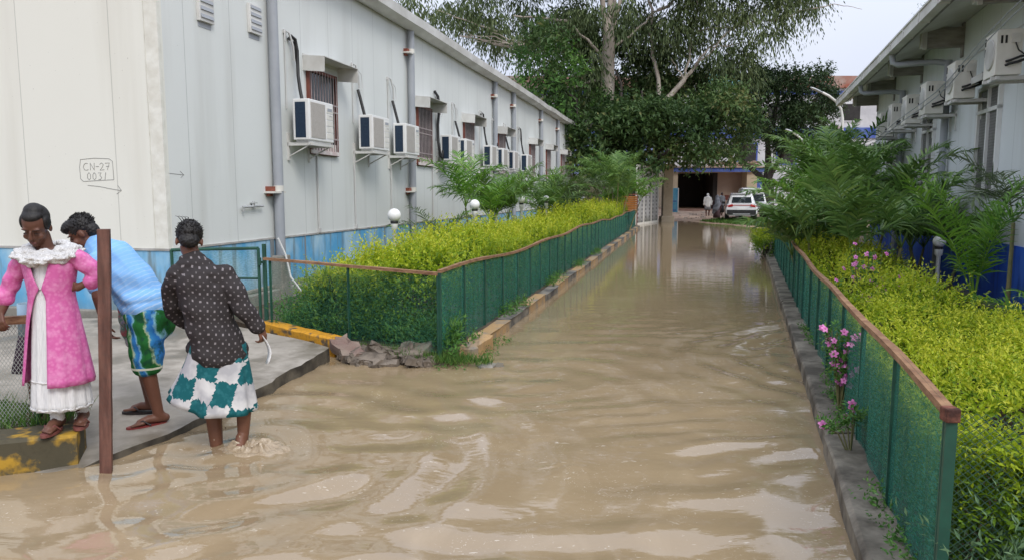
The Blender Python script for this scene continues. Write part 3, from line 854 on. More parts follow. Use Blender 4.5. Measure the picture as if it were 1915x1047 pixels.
# broken kerb slabs by the corner
M_slab = mat('broken reddish kerb stone', (.085, .066, .048), (.25, .205, .16), 6, .85, 1.0, fine=.45)
def chunk(name, label, loc, dims, rot, seed, m=M_slab, group=None):
    rd = random.Random(seed); mb = MB(); nx_, ny_ = 6, 4
    top = [[(-dims[0] / 2 + dims[0] * i / nx_ + rd.uniform(-.03, .03), -dims[1] / 2 + dims[1] * j / ny_ + rd.uniform(-.03, .03), dims[2] / 2 + rd.uniform(-.03, .02)) for i in range(nx_ + 1)] for j in range(ny_ + 1)]
    V = [p for r in top for p in r]; n = nx_ + 1
    F = [(j * n + i, j * n + i + 1, (j + 1) * n + i + 1, (j + 1) * n + i) for j in range(ny_) for i in range(nx_)]
    bd = [(0, i) for i in range(n)] + [(j, n - 1) for j in range(1, ny_ + 1)] + [(ny_, i) for i in range(n - 2, -1, -1)] + [(j, 0) for j in range(ny_ - 1, 0, -1)]
    b0 = len(V)
    for j, i in bd: p = top[j][i]; V.append((p[0] * 1.05 + rd.uniform(-.015, .015), p[1] * 1.05 + rd.uniform(-.015, .015), -dims[2] / 2))
    L = len(bd)
    for k in range(L):
        j, i = bd[k]; j2, i2 = bd[(k + 1) % L]; F.append((j * n + i, b0 + k, b0 + (k + 1) % L, j2 * n + i2))
    F.append(tuple(range(b0, b0 + L))[::-1])
    mb.add(V, F); o = mb.build(name, m, loc=loc); o.rotation_euler = rot
    return tag(o, label, 'stone', group)
GS = 'broken kerb stones at the fence corner'
chunk('broken_stone', 'pinkish fallen kerb stone leaning against the yellow kerb end', (-1.74, 7.83, .09), (.42, .20, .13), (.3, .32, -.75), 1, mat('pink worn stone', (.20, .125, .105), (.28, .22, .175), 4, .85, .9, fine=.3), GS)
chunk('broken_stone', 'brown broken kerb stone lying beside the pink one', (-1.50, 7.70, .05), (.42, .26, .10), (.25, .12, -.6), 2, M_slab, GS)
chunk('broken_stone', 'largest flat brown slab in the rubble under the net fence', (-1.16, 7.80, .07), (.56, .32, .08), (.24, -.10, -.25), 3, M_slab, GS)
chunk('broken_stone', 'brown slab at the right end of the rubble near green corner post', (-.93, 7.60, .02), (.36, .22, .08), (-.1, .22, .35), 4, M_slab, GS)
chunk('broken_stone', 'chipped stone at the waterline in front of the rubble', (-1.33, 7.55, .015), (.30, .18, .07), (.2, -.12, .5), 5, M_slab, GS)
chunk('broken_stone', 'narrow brown stone wedged between the two biggest slabs', (-1.36, 7.74, .10), (.30, .13, .08), (.35, .3, -.2), 11, M_slab, GS)
chunk('broken_stone', 'small brown stone poking up behind the rubble slabs', (-1.02, 7.88, .12), (.24, .14, .08), (-.2, .25, .6), 12, M_slab, GS)
chunk('broken_stone', 'pale kerb piece tipped beside the net fence corner', (-.42, 8.12, .06), (.5, .2, .16), (.1, -.12, 1.2), 6, M_kpale, GS)
rd = random.Random(15)
for k in range(16):
    q = rd.uniform(.05, .13); s = rd.random()
    chunk('stone_chip', 'thumb to fist sized brown stone chip in the rubble', (-1.75 + .95 * s + rd.uniform(-.1, .1), 7.72 - .12 * s + rd.uniform(-.14, .16), rd.uniform(.01, .05)), (q, q * .7, q * .5), (rd.uniform(-.4, .4), rd.uniform(-.4, .4), rd.uniform(0, 3)), 20 + k, M_slab, 'stone chips in the rubble')
chunk('flat_stone', 'little grey flat stone just showing above the muddy water', (-.22, 7.5, .0), (.22, .12, .05), (0, 0, .3), 7, M_conc)

# white hose running off the plinth
p = [lw(2.3, -.19, 1.06), lw(2.42, -.24, .8), lw(2.45, -.30, .45), lw(2.5, -.45, .22), lw(2.75, -.75, .13), lw(3.1, -.95, .12)]
mb = MB(); mb.tube([tuple(q) for q in p], .016, 8); tag(mb.build('waste_pipe', M_white), 'bent white plastic waste pipe hanging off the blue plinth', 'pipe')

# garden globe lamps
M_globe = mat('white globe', (.82, .82, .80), (.85, .85, .84), 2, .25)
def globe(label, loc, r=.11, h=1.0):
    t = thing('garden_lamp', label, 'lamp', loc, 0, 'white globe garden lamps')
    MB().lathe([(.05, 0), (.05, .03), (.028, .05), (.028, h - .1), (.05, h - .08), (.055, h)], (0, 0, 0), 12).build('pole', M_white, t)
    MB().lathe([(r * .55, h), (r * .62, h + .03), (r * .5, h + .05)], (0, 0, 0), 16).build('collar', M_black, t)
    MB().ell((0, 0, h + .03 + r * .95), (r, r, r), n=22, m=14).build('globe', M_globe, t)
    return t
for lab, px, Y, zc, r in (('white globe lamp nearest, rising from the left yellow hedge', 738, 11.7, 1.33, .105), ('second white globe lamp, before small palm left of the lane', 888, 14.7, 1.45, .10),
                          ('white globe lamp under the dark palm, third along left hedge', 975, 17.4, 1.52, .085), ('white globe lamp in front of the palm clump, fourth along left hedge', 1021, 20.8, 1.52, .09),
                          ('farthest white globe lamp over the end of left hedge', 1090, 34, 1.42, .11)):
    h = zc - r * .95 - .03 - .02
    globe(lab, ((px - 957.5) / 1400 * Y, Y, .1), r, h)
globe('white globe lamp on a post among the right palms', (6.0, 10.5, .1), .085, .87)

# ------------------------------------------------------------------ far end of the lane
BW = lambda px, Y: (px - 957.5) / 1400 * Y
M_cream = mat('stained cream render', (.50, .40, .28), (.62, .52, .38), .8, .8, .2, fine=.2)
M_fwhite = mat('stained white render', (.50, .51, .54), (.66, .67, .69), .5, .8, .2, fine=.25)
M_fblue = mat('faded blue paint', (.03, .07, .36), (.10, .16, .42), 1.2, .6, fine=.2)
M_flight = mat('lavender blue paint', (.22, .30, .62), (.34, .42, .72), 1.0, .6)
M_sky = mat('sky blue gate paint', (.06, .32, .52), (.16, .45, .62), 3, .55, fine=.2)
M_par = mat('rust stained parapet', (.34, .12, .08), (.46, .42, .38), .6, .85, .3, fine=.25)
M_int = mat('dark hall interior', (.02, .017, .016), (.03, .026, .024), 1, .9)
M_pinkish = mat('dusty pinkish plaster', (.36, .27, .21), (.44, .34, .27), 1, .85)
fb = thing('factory_building', 'large old two storey factory hall with blue bands and rusty parapet', 'building', (18, 66, 0))
X_ = lambda px: BW(px, 64) - 18
mb = MB(); mb.box(X_(930), X_(1650), 0, 14, -.3, 10.8); mb.build('wall', M_fwhite, fb)
MB().box(X_(930) - .1, X_(1650) + .1, -.25, 0, 10.75, 11.75).build('parapet', M_par, fb)
MB().box(X_(930), X_(1650), -.14, 0, 6.5, 7.4).box(X_(930), X_(1650), -.10, 0, 10.2, 10.5).build('band', M_fblue, fb)
MB().box(X_(930), X_(1250), -.08, 0, 3.4, 6.0).build('panel', M_flight, fb)
MB().box(X_(1295), X_(1400), -.3, 0, 9.6, 11.0).build('sunshade', M_fwhite, fb)
MB().box(X_(1325), X_(1385), -.4, -.28, 10.9, 12.0).build('name_board', mat('teal board', (.03, .30, .36), (.3, .6, .6), 1.5, .6), fb)
for px in (1010, 1080, 1150, 1300, 1370, 1440, 1510, 1580):
    o = MB().box(X_(px), X_(px + 38), -.06, 0, 7.9, 9.5).build('window', M_fwhite, fb)
    MB().box(X_(px + 2), X_(px + 36), -.07, -.06, 8.0, 9.4).build('pane', M_dark, o)
for px in (1385, 1460, 1540):
    o = MB().box(X_(px), X_(px + 40), -.06, 0, 4.2, 6.1).build('window', M_fblue, fb)
    MB().box(X_(px + 3), X_(px + 37), -.07, -.06, 4.3, 6.0).build('pane', M_dark, o)
# porch in front of it
pc = thing('entrance_porch', 'cream entrance porch with blue fascia, dark opening and debris on roof', 'porch', (17, 61, .45))
P_ = lambda px: BW(px, 61) - 17
MB().box(P_(1252), P_(1265), 0, 4.9, -.6, 3.0).build('pillar', M_cream, pc); MB().box(P_(1393), P_(1412), 0, 4.9, -.6, 3.0).build('pillar', M_cream, pc)
MB().box(P_(1412), P_(1422), .05, 4.9, -.6, 3.0).build('blue_pillar', M_fblue, pc)
MB().box(P_(1422), P_(1445), .4, 4.9, -.6, 3.2).build('side_wall', M_fwhite, pc)
MB().box(P_(1343), P_(1393), 1.4, 4.9, -.6, 3.0).build('inner_wall', M_pinkish, pc)
MB().box(P_(1264), P_(1343), 4.5, 4.9, -.6, 3.0).build('doorway', M_int, pc)
MB().box(P_(1338), P_(1346), 1.2, 4.9, -.6, 3.0).build('door_jamb', M_int, pc)
MB().box(P_(1251), P_(1424), -.12, 4.9, 2.98, 3.16).build('lintel', M_cream, pc)
MB().box(P_(1251), P_(1424), -.2, -.12, 3.0, 3.34).build('fascia', M_fblue, pc)
MB().box(P_(1250), P_(1426), -.3, 4.9, 3.34, 3.44).build('roof', M_pinkish, pc)
MB().box(P_(1262), P_(1395), -.8, 4.4, -.8, .02).build('sill', mat('reddish plinth', (.22, .12, .09), (.32, .2, .16), 2, .9), pc)
mb = MB(); rd = random.Random(5)
for k in range(60):
    mb.cbox((rd.uniform(P_(1330), P_(1420)), rd.uniform(-.2, 2.5), 3.48 + rd.uniform(0, .35)), (rd.uniform(.4, 1.3), rd.uniform(.1, .3), rd.uniform(.03, .12)), (rd.uniform(-.4, .4), rd.uniform(-.5, .5), rd.uniform(0, 3)))
tag(mb.build('debris', mat('rusty scrap', (.22, .11, .07), (.4, .32, .27), 2, .9), pc), kind='stuff')
MB().box(P_(1362), P_(1370), 1.36, 1.4, .75, 1.15).build('notice', M_rust, pc)
# blue steel door leaf beside the porch
t = thing('steel_door', 'sky blue steel door leaf standing open at porch pillar', 'door', (BW(1257, 58.5), 58.5, .4))
MB().box(-.42, .36, -.03, .03, -.4, 1.75).build('leaf', M_sky, t, .01)
MB().box(.36, .42, -.06, .06, -.4, 1.75).build('frame', M_white, t); MB().box(-.3, .25, -.05, -.03, .0, .08).box(-.3, .25, -.05, -.03, .7, .78).build('brace', M_fblue, t)
# beige gate pillar and white perforated gate leaf
t = thing('gate_pillar', 'tall beige gate pillar at the left end of the lane', 'pillar', (BW(1246, 47), 47, 0))
MB().box(-.30, .30, -.3, .3, -.3, 3.45).build('shaft', M_cream, t, .02); MB().box(-.42, .4, -.42, .4, -.3, .35).build('base', M_cream, t, .06)
MB().box(-.34, .34, -.34, .34, 3.45, 3.55).build('cap', M_cream, t)
t = thing('perforated_gate', 'white perforated steel gate leaf swung open along the lane', 'gate', (BW(1229, 46), 46, 0), math.atan2(-5.0, BW(1186, 41) - BW(1229, 46)) - math.pi / 2)
gw = 5.2
g_ = MB()
for z0, z1 in ((.0, .12), (2.1, 2.2), (3.2, 3.3)): g_.box(-.03, .03, 0, gw, z0, z1)
for y in (0, 1.7, 3.5, gw - .1): g_.box(-.04, .04, y, y + .1, 0, 3.3)
g_.build('frame', M_offwhite, t)
def perf():
    g = G('perforated sheet'); x = g.xyz()
    a = g.math('GREATER_THAN', g.math('FRACT', g.math('MULTIPLY', x[2], 4.4)), .45)
    b = g.math('GREATER_THAN', g.math('ABSOLUTE', g.math('SUBTRACT', g.math('FRACT', g.math('DIVIDE', x[1], 1.75)), .5)), .36)
    c = g.math('MULTIPLY', g.math('MULTIPLY', a, g.math('SUBTRACT', 1, b)), g.math('LESS_THAN', g.math('ABSOLUTE', g.math('SUBTRACT', g.math('FRACT', g.math('DIVIDE', x[1], .87)), .5)), .14))
    n_ = g.noise(1.3, 5)
    zz = g.ramp(g.math('ADD', x[2], g.math('MULTIPLY', n_, .9)), [(.55, 1.), (1.0, 0.)])  # shadow over the gate's lower part, put into the sheet colour
    col = g.mix(g.math('MULTIPLY', zz, .75), g.mix(g.ramp(g.noise(2.2, 5), [(.4, 0.), (.65, 1.)]), (.46, .46, .46), (.30, .30, .28)), (.12, .125, .09))
    return g.end(g.bsdf(g.mix(c, col, (.10, .10, .10)), .5))
MB().box(-.012, .012, .02, gw - .02, .12, 3.2).build('sheet', perf(), t)
# dim shed, beige wall, and louvred board at the end of the left hedge
t = thing('boundary_wall', 'low beige boundary wall beyond the end of grey building', 'wall', (BW(1085, 50), 50, 0))
MB().box(-2.2, 4.2, -.15, .15, -.3, 2.75).build('wall', M_cream, t); MB().box(-2.3, 4.3, -.22, .22, 2.75, 2.9).build('coping', M_cream, t)
t = thing('guard_shed', 'dim bluish guard shed in deep shade under the broad tree', 'shed', (BW(1175, 47), 47, 0))
MB().box(-1.3, .6, 0, 3, -.3, 2.6).build('wall', mat('dull blue sheet', (.26, .32, .38), (.36, .42, .47), 1, .6), t)
MB().box(-1.6, 1.2, -.5, 3.2, 2.6, 2.75).build('roof', M_trim, t); MB().box(.62, .85, -.4, -.2, -.3, 2.6).build('post', M_dark, t)
t = thing('louvred_board', 'orange brown louvred board standing at the far end of left fence', 'board', (BW(1177, 39.5), 39.5, 0))
bm = MB()
for k in range(7): bm.cbox((0, 0, .86 + k * .115), (.72, .05, .09), (.35, 0, 0))
bm.build('slats', mat('orange brown timber', (.30, .12, .03), (.42, .19, .06), 3, .6), t)
MB().box(-.40, -.36, -.04, .04, -.1, 1.72).box(.36, .40, -.04, .04, -.1, 1.72).box(-.4, .4, -.03, .03, 1.66, 1.72).build('frame', M_rust, t)
# white pipe railing at the end of right fence
t = thing('pipe_railing', 'white pipe railing at the far end of right net fence', 'railing', (BW(1437, 22), 22, 0))
MB().tube([(0, 0, -.1), (0, 0, 1.45), (.03, 0, 1.47), (.75, .1, 1.46), (.78, .1, 1.44), (.78, .1, 0)], .022, 8).build('frame', M_white, t)
MB().tube([(0, 0, .78), (.75, .1, .78)], .014, 6).tube([(0, 0, .35), (.75, .1, .35)], .014, 6).build('crossbar', M_white, t)
# street lamps
def street_lamp(label, loc, H, rz, arm, conc):
    t = thing('street_lamp', label, 'street lamp', loc, rz, 'street lamps behind the right palms')
    MB().lathe([(.16, -.2), (.13, H - 1.0), (.12, H - .6)], (0, 0, 0), 10).build('pole', conc, t)
    MB().tube([(0, -.12, H - 1.3), (0, -.12, H - .3), (-.1 * arm, -.12, H + .1), (-.35 * arm, -.12, H + .42), (-.7 * arm, -.12, H + .65), (-1.0 * arm, -.12, H + .78)], .055, 8).build('arm', M_offwhite, t)
    m = MB(); m.ell((-1.25 * arm, -.12, H + .87), (.34 * arm, .09, .05), Matrix.Rotation(R(22), 3, 'Y')); m.build('lamp_head', M_steel, t)
    return t
M_pole = mat('pinkish concrete pole', (.46, .36, .31), (.58, .50, .45), 4, .8)
street_lamp('taller curved street lamp on pinkish pole beside the right eaves', (BW(1562, 33), 33, .1), 5.15, R(8), 1.0, M_pole)
street_lamp('lower curved street lamp in front of dark round tree', (BW(1500, 38), 38, .1), 3.85, R(5), .75, M_offwhite)
# ------------------------------------------------------------------ vegetation
def leaf_mat(name, stops, rough=.45, trans=.35, spec=.35):
    g = G(name)
    a = g.n('Attribute', attribute_name='rnd')
    c = g.ramp(a.outputs['Fac'], stops)
    n_ = g.noise(9, 2)
    c = g.mix(g.math('MULTIPLY', g.ramp(n_, [(.4, 0.), (.7, 1.)]), .25), c, g.mix(.5, c, (.10, .11, .03)))
    b = g.bsdf(c, rough, 0, spec)
    t = g.n('BsdfTranslucent'); g.t.links.new(c, t.inputs[0])
    m = g.n('MixShader'); m.inputs[0].default_value = trans
    g.t.links.new(b, m.inputs[1]); g.t.links.new(t.outputs[0], m.inputs[2])
    return g.end(m.outputs[0])
def norm(a): return a / np.maximum(np.linalg.norm(a, axis=1, keepdims=True), 1e-9)
def leaf_quads(P, D, L, W, rng, fold=.22, up=None, shape=.42):
    """rhombic folded leaves; returns V (4n,3), F (n,4)"""
    n = len(P); D = norm(D)
    ref = rng.normal(size=(n, 3)) * .55 + (np.array([0, 0, 1.]) if up is None else up)
    Sd = norm(np.cross(D, ref)); N = np.cross(Sd, D)
    L = np.broadcast_to(L, (n,))[:, None]; W = np.broadcast_to(W, (n,))[:, None]
    m = P + D * L * shape + N * W * fold
    V = np.stack([P, m + Sd * W / 2, P + D * L - N * L * .08, m - Sd * W / 2], 1).reshape(-1, 3)
    F = np.arange(4 * n).reshape(n, 4)
    return V, F
def sprigs(B, T, k, ln, ll, lw_, rng, spread=.75, droop=0.):
    """leafy twigs: bases B (n,3), axes T; k leaves per twig"""
    n = len(B); T = norm(T)
    t = np.linspace(.12, 1, k)[None, :, None]
    ln = np.broadcast_to(ln, (n,))[:, None, None]
    P = B[:, None, :] + T[:, None, :] * t * ln + np.array([0, 0, -1.]) * droop * t ** 2 * ln
    P = P + rng.normal(size=P.shape) * .008
    side = rng.normal(size=(n, k, 3)); side -= (side * T[:, None, :]).sum(2, keepdims=True) * T[:, None, :]
    side /= np.linalg.norm(side, axis=2, keepdims=True) + 1e-9
    D = T[:, None, :] * (1 - spread * (1 - t * .55)) + side * spread
    s = rng.uniform(.7, 1.2, (n, k)) * (1.05 - .45 * t[..., 0])
    return P.reshape(-1, 3), D.reshape(-1, 3), (ll * s).ravel(), (lw_ * s).ravel()

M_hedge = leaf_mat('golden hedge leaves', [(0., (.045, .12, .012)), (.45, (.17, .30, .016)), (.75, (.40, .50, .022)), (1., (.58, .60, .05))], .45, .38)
M_weed = leaf_mat('weed leaves', [(0., (.045, .13, .025)), (.6, (.10, .25, .045)), (1., (.20, .36, .08))], .5, .3)
M_grayweed = leaf_mat('grey green weed leaves', [(0., (.06, .13, .06)), (1., (.17, .28, .13))], .55, .25)
M_palm = leaf_mat('palm leaflets', [(0., (.055, .125, .03)), (.55, (.12, .235, .05)), (1., (.25, .37, .09))], .42, .35, .4)
M_palmb = leaf_mat('bright palm leaflets', [(0., (.06, .16, .02)), (.6, (.13, .30, .03)), (1., (.26, .44, .06))], .38, .35, .5)
M_palmo = leaf_mat('olive palm leaflets', [(0., (.045, .075, .03)), (.6, (.09, .14, .055)), (1., (.16, .21, .09))], .45, .28, .4)
M_broad = leaf_mat('broad dark leaves', [(0., (.03, .07, .022)), (.6, (.072, .135, .04)), (.9, (.125, .19, .055)), (1., (.21, .22, .085))], .5, .28, .3)
M_broadl = leaf_mat('fresh broad leaves', [(0., (.03, .08, .018)), (.6, (.06, .15, .028)), (1., (.13, .27, .04))], .5, .3, .3)
M_euc = leaf_mat('eucalyptus leaves', [(0., (.045, .075, .03)), (.6, (.105, .15, .058)), (1., (.20, .245, .105))], .5, .3, .3)
M_mango = leaf_mat('dense dark leaves', [(0., (.018, .042, .016)), (.7, (.036, .074, .026)), (1., (.07, .115, .04))], .5, .2, .3)
M_bark = mat('pale peeling bark', (.25, .205, .17), (.47, .42, .36), 1.2, .85, .5, stretch=(2, 2, .35))
M_barkd = mat('dark wet bark', (.022, .018, .015), (.06, .05, .042), 2, .9, .6, stretch=(2, 2, .4))
M_stem = mat('palm cane', (.12, .13, .05), (.25, .22, .10), 6, .6, .3)

def hedge(name, label, left, right, y0, y1, top, dens, rng, ll, parent=None, faces=True, lim=None, ymin=None):
    """left/right: X limits as functions of Y; top(X,Y) height; leaf twigs over the top, the faces and inside"""
    n = int(dens * (y1 - y0))
    wref = max(right(y) - left(y) for y in np.linspace(y0, y1, 9))
    Y = rng.uniform(y0, y1, n); u = rng.random(n)
    l = np.array([left(y) for y in Y]); r = np.array([right(y) for y in Y])
    X = l + (r - l) * u; cs = .09 / ll ** .5
    cl = np.sin(X * 9 * cs * 2 + 2 * np.sin(Y * 4)) * np.sin(Y * 8 * cs * 2 + 1.5 * np.sin(X * 5)) + .6 * np.sin(X * 21 * cs + Y * 17 * cs)
    keep = (rng.random(n) < (r - l) / wref) & (rng.random(n) < np.clip(.62 + .5 * cl, .12, 1))
    clump = cl[keep]
    Y, u, l, r = Y[keep], u[keep], l[keep], r[keep]
    X = l + (r - l) * u
    Z = np.array([top(x, y) for x, y in zip(X, Y)])
    e = np.minimum(u, 1 - u) * (r - l); ey = np.minimum(Y - y0, y1 - Y)
    ed = np.minimum(e, ey)
    Z = Z - .22 * np.exp(-ed / .13) + .045 * clump
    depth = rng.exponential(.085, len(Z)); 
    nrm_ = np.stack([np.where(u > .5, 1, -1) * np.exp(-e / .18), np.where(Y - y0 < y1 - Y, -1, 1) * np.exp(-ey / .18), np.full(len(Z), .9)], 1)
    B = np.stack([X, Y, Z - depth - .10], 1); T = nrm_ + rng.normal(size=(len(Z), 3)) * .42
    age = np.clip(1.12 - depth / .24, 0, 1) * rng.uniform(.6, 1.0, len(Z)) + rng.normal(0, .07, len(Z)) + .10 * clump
    # side faces
    m = int(dens * (y1 - y0) * .55) if faces else 0
    Yf = rng.uniform(y0, y1, m); sd = rng.random(m) < .5
    zf = rng.random(m) ** .8
    Xf = np.where(sd, [left(y) for y in Yf], [right(y) for y in Yf]); hf = np.array([top(x, y) for x, y in zip(Xf, Yf)]) - .12
    m2 = int(dens * wref * .75) if faces else 0
    ue = rng.random(m2); Ye = np.where(rng.random(m2) < .8, y0, y1); Xe = np.array([left(y) + (right(y) - left(y)) * q for y, q in zip(Ye, ue)]); ze = rng.random(m2) ** .8
    he = np.array([top(x, y) for x, y in zip(Xe, Ye)]) - .12
    Bf = np.concatenate([np.stack([Xf, Yf, .12 + (hf - .12) * zf], 1), np.stack([Xe, Ye, .12 + (he - .12) * ze], 1)])
    Bf[:, :2] += rng.normal(size=(len(Bf), 2)) * .06
    Tf = np.concatenate([np.stack([np.where(sd, -1., 1.), np.zeros(m), np.full(m, .5)], 1), np.stack([np.zeros(m2), np.where(Ye == y0, -1., 1.), np.full(m2, .5)], 1)]) + rng.normal(size=(len(Bf), 3)) * .4
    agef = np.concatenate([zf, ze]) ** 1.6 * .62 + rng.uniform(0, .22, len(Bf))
    B = np.concatenate([B, Bf]); T = np.concatenate([T, Tf]); age = np.concatenate([age, agef])
    k = 9
    P, D, L, W = sprigs(B, T, k, rng.uniform(.12, .27, len(B)) * (ll / .05), ll, ll * .42, rng, .62)
    V, F = leaf_quads(P, D, L, W, rng)
    if lim is not None:
        for s_, f_ in lim:
            ex = s_ * (V[:, 0] - np.array([f_(y) for y in V[:, 1]])); V[:, 0] -= s_ * np.where(ex > 0, ex * 1.15 + .02, 0)
    if ymin is not None: V[:, 1] = np.where(V[:, 1] < ymin(V[:, 0]), 2 * ymin(V[:, 0]) - V[:, 1] + .02, V[:, 1])
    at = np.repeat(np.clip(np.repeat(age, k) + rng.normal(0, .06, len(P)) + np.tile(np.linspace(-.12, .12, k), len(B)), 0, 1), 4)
    o = thing(name, label, 'hedge', (float(X.mean()), float(y0), 0.1)) if parent is None else parent
    off = np.array([o.location.x, o.location.y, o.location.z])
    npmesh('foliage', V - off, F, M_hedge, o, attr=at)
    tw = MB(); rd = random.Random(3)
    for q in range(int((y1 - y0) * 4)):
        y = rd.uniform(y0, y1); x = left(y) + (right(y) - left(y)) * rd.uniform(.1, .9); h = top(x, y)
        a = Vector((x, y, .02)) - o.location; 
        for b in range(3):
            tw.tube([a, a + Vector((rd.uniform(-.1, .1), rd.uniform(-.1, .1), h * .45)), a + Vector((rd.uniform(-.22, .22), rd.uniform(-.22, .22), h * .88))], [.012, .009, .004], 5)
    tw.build('stems', M_barkd, o)
    return o
rg = np.random.default_rng(11)
def nz(x, y, s=0): return math.sin(x * 3.1 + s) * math.sin(y * 2.3 + 1.7 * s) * .5 + math.sin(x * 5.7 - y * 4.1 + s) * .3 + math.sin(x * 1.1 + y * .8 + s * 2) * .4
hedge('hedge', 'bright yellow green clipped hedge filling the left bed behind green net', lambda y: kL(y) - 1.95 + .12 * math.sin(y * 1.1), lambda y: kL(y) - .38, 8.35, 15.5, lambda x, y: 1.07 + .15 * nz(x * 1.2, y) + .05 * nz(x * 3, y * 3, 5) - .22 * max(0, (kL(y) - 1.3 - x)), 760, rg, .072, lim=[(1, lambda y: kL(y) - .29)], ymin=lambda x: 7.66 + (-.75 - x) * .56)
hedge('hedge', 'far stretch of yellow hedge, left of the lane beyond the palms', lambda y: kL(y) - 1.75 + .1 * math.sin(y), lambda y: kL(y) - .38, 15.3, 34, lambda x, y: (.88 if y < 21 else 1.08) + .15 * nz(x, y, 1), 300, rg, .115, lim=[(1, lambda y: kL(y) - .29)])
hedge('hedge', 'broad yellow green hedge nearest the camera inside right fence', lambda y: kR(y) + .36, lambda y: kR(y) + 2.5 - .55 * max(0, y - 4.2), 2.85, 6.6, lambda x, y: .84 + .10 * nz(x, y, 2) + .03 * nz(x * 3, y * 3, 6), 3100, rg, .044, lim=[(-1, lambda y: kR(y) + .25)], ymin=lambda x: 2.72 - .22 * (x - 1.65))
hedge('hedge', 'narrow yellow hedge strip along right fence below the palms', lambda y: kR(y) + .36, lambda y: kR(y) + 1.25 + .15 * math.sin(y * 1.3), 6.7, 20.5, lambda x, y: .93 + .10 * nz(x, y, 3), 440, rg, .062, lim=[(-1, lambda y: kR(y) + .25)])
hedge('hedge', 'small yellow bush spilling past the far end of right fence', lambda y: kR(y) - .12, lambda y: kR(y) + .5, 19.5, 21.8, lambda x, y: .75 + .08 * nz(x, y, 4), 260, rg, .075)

# ---- palms
def frond(rng, L, up, az, droop, nl, ll, wl, twist=0.):
    """one pinnate frond: returns leaflet quads + rachis points (local to the crown)"""
    hd = np.array([math.cos(az), math.sin(az), 0.])
    t = np.linspace(0, 1, 14)
    el = up - droop * t ** 1.4
    st = np.stack([np.cos(el)[:, None] * hd + np.sin(el)[:, None] * np.array([0, 0, 1.])], 0)[0] * (L / 13)
    pts = np.vstack([np.zeros(3), np.cumsum(st, 0)])[:14]
    tt = np.repeat(np.linspace(.22, 1, nl), 2) + rng.normal(0, .008, 2 * nl); tt = np.clip(tt, .2, 1)
    sg = np.tile([1., -1.], nl)
    P = np.stack([np.interp(tt, t, pts[:, i]) for i in range(3)], 1)
    el_ = up - droop * tt ** 1.4
    Tn = np.cos(el_)[:, None] * hd + np.sin(el_)[:, None] * np.array([0, 0, 1.])
    Sd = np.array([-hd[1], hd[0], 0.])[None, :] * sg[:, None]; Up = np.cross(Tn, np.array([-hd[1], hd[0], 0.]) * -1.)
    Up = np.where(Up[:, 2:3] < 0, -Up, Up)
    D = norm(Sd * .8 + Tn * (.45 + .5 * tt[:, None]) + Up * .38 + rng.normal(size=P.shape) * .13)
    ln = ll * (np.sin(np.clip(tt, 0, 1) * 2.5 + .35)) * rng.uniform(.82, 1.12, len(tt)) + ll * .12
    g_ = np.array([0, 0, -1.])
    sft = np.array([0, .3, .65, 1.]); wd = np.array([.5, 1., .8, .05]) * wl
    Wv = norm(np.cross(D, Up + rng.normal(size=P.shape) * .25))
    rows = []
    dr = rng.uniform(.1, .75, len(tt))[:, None]
    for s_, w_ in zip(sft, wd):
        c = P + D * (ln * s_)[:, None] + g_ * dr * (ln[:, None] * s_ ** 2)
        rows += [c + Wv * w_ / 2, c - Wv * w_ / 2]
    V = np.stack(rows, 1)                       # (m,8,3)
    m = len(tt); b = (np.arange(m) * 8)[:, None]
    F = np.concatenate([b + np.array([[0, 1, 3, 2]]), b + np.array([[2, 3, 5, 4]]), b + np.array([[4, 5, 7, 6]])], 0)
    return V.reshape(-1, 3), F, pts, np.repeat(np.clip(rng.normal(.5, .22, m), 0, 1), 8)
def palm(label, loc, canes, H, L, nf, m, seed, up=(.9, 1.45), droop=(.9, 1.7), ll=.36, wl=.032, nl=26, az0=None, group='areca palms in the beds', spread=.22, stem_mat=None):
    rng = np.random.default_rng(seed); t = thing('palm', label, 'palm', loc, 0, group)
    for c in range(canes):
        a = 2 * math.pi * c / canes + rng.uniform(-.4, .4); rr = spread * rng.uniform(.5, 1.2) if canes > 1 else 0
        b = Vector((math.cos(a) * rr * .5, math.sin(a) * rr * .5, -.05)); h = H * rng.uniform(.72, 1.05); top = Vector((math.cos(a) * rr * 1.5, math.sin(a) * rr * 1.5, h))
        MB().tube([b, b.lerp(top, .5) + Vector((0, 0, .02)), top], [.032, .026, .02], 7).build('cane', stem_mat or M_stem, t)
        for f in range(nf):
            az = rng.uniform(0, 6.283) if az0 is None else az0 + rng.normal(0, .8)
            az = a * .35 + f * 2.4 + rng.uniform(-.3, .3) if az0 is None else az
            V, F, pts, at = frond(rng, L * rng.uniform(.75, 1.1), min(1.5, rng.uniform(*up) + .12), az, rng.uniform(*droop) * .85, int(nl * 1.35), ll, wl * .62)
            n0 = len(V)
            # rachis as a thin three-sided tube in the same mesh
            q = []; r_ = np.linspace(.012, .003, len(pts))
            for i, p in enumerate(pts):
                for k in range(3): q.append(p + r_[i] * np.array([math.cos(k * 2.09), math.sin(k * 2.09), .3]))
            fr = []
            for i in range(len(pts) - 1):
                for k in range(3): fr.append([n0 + i * 3 + k, n0 + i * 3 + (k + 1) % 3, n0 + (i + 1) * 3 + (k + 1) % 3, n0 + (i + 1) * 3 + k])
            V = np.vstack([V, np.array(q)]); F = np.vstack([F, np.array(fr)]); at = np.concatenate([at, np.full(len(q), .9)])
            npmesh('frond', V + np.array(top), F, m, t, attr=at)
    return t
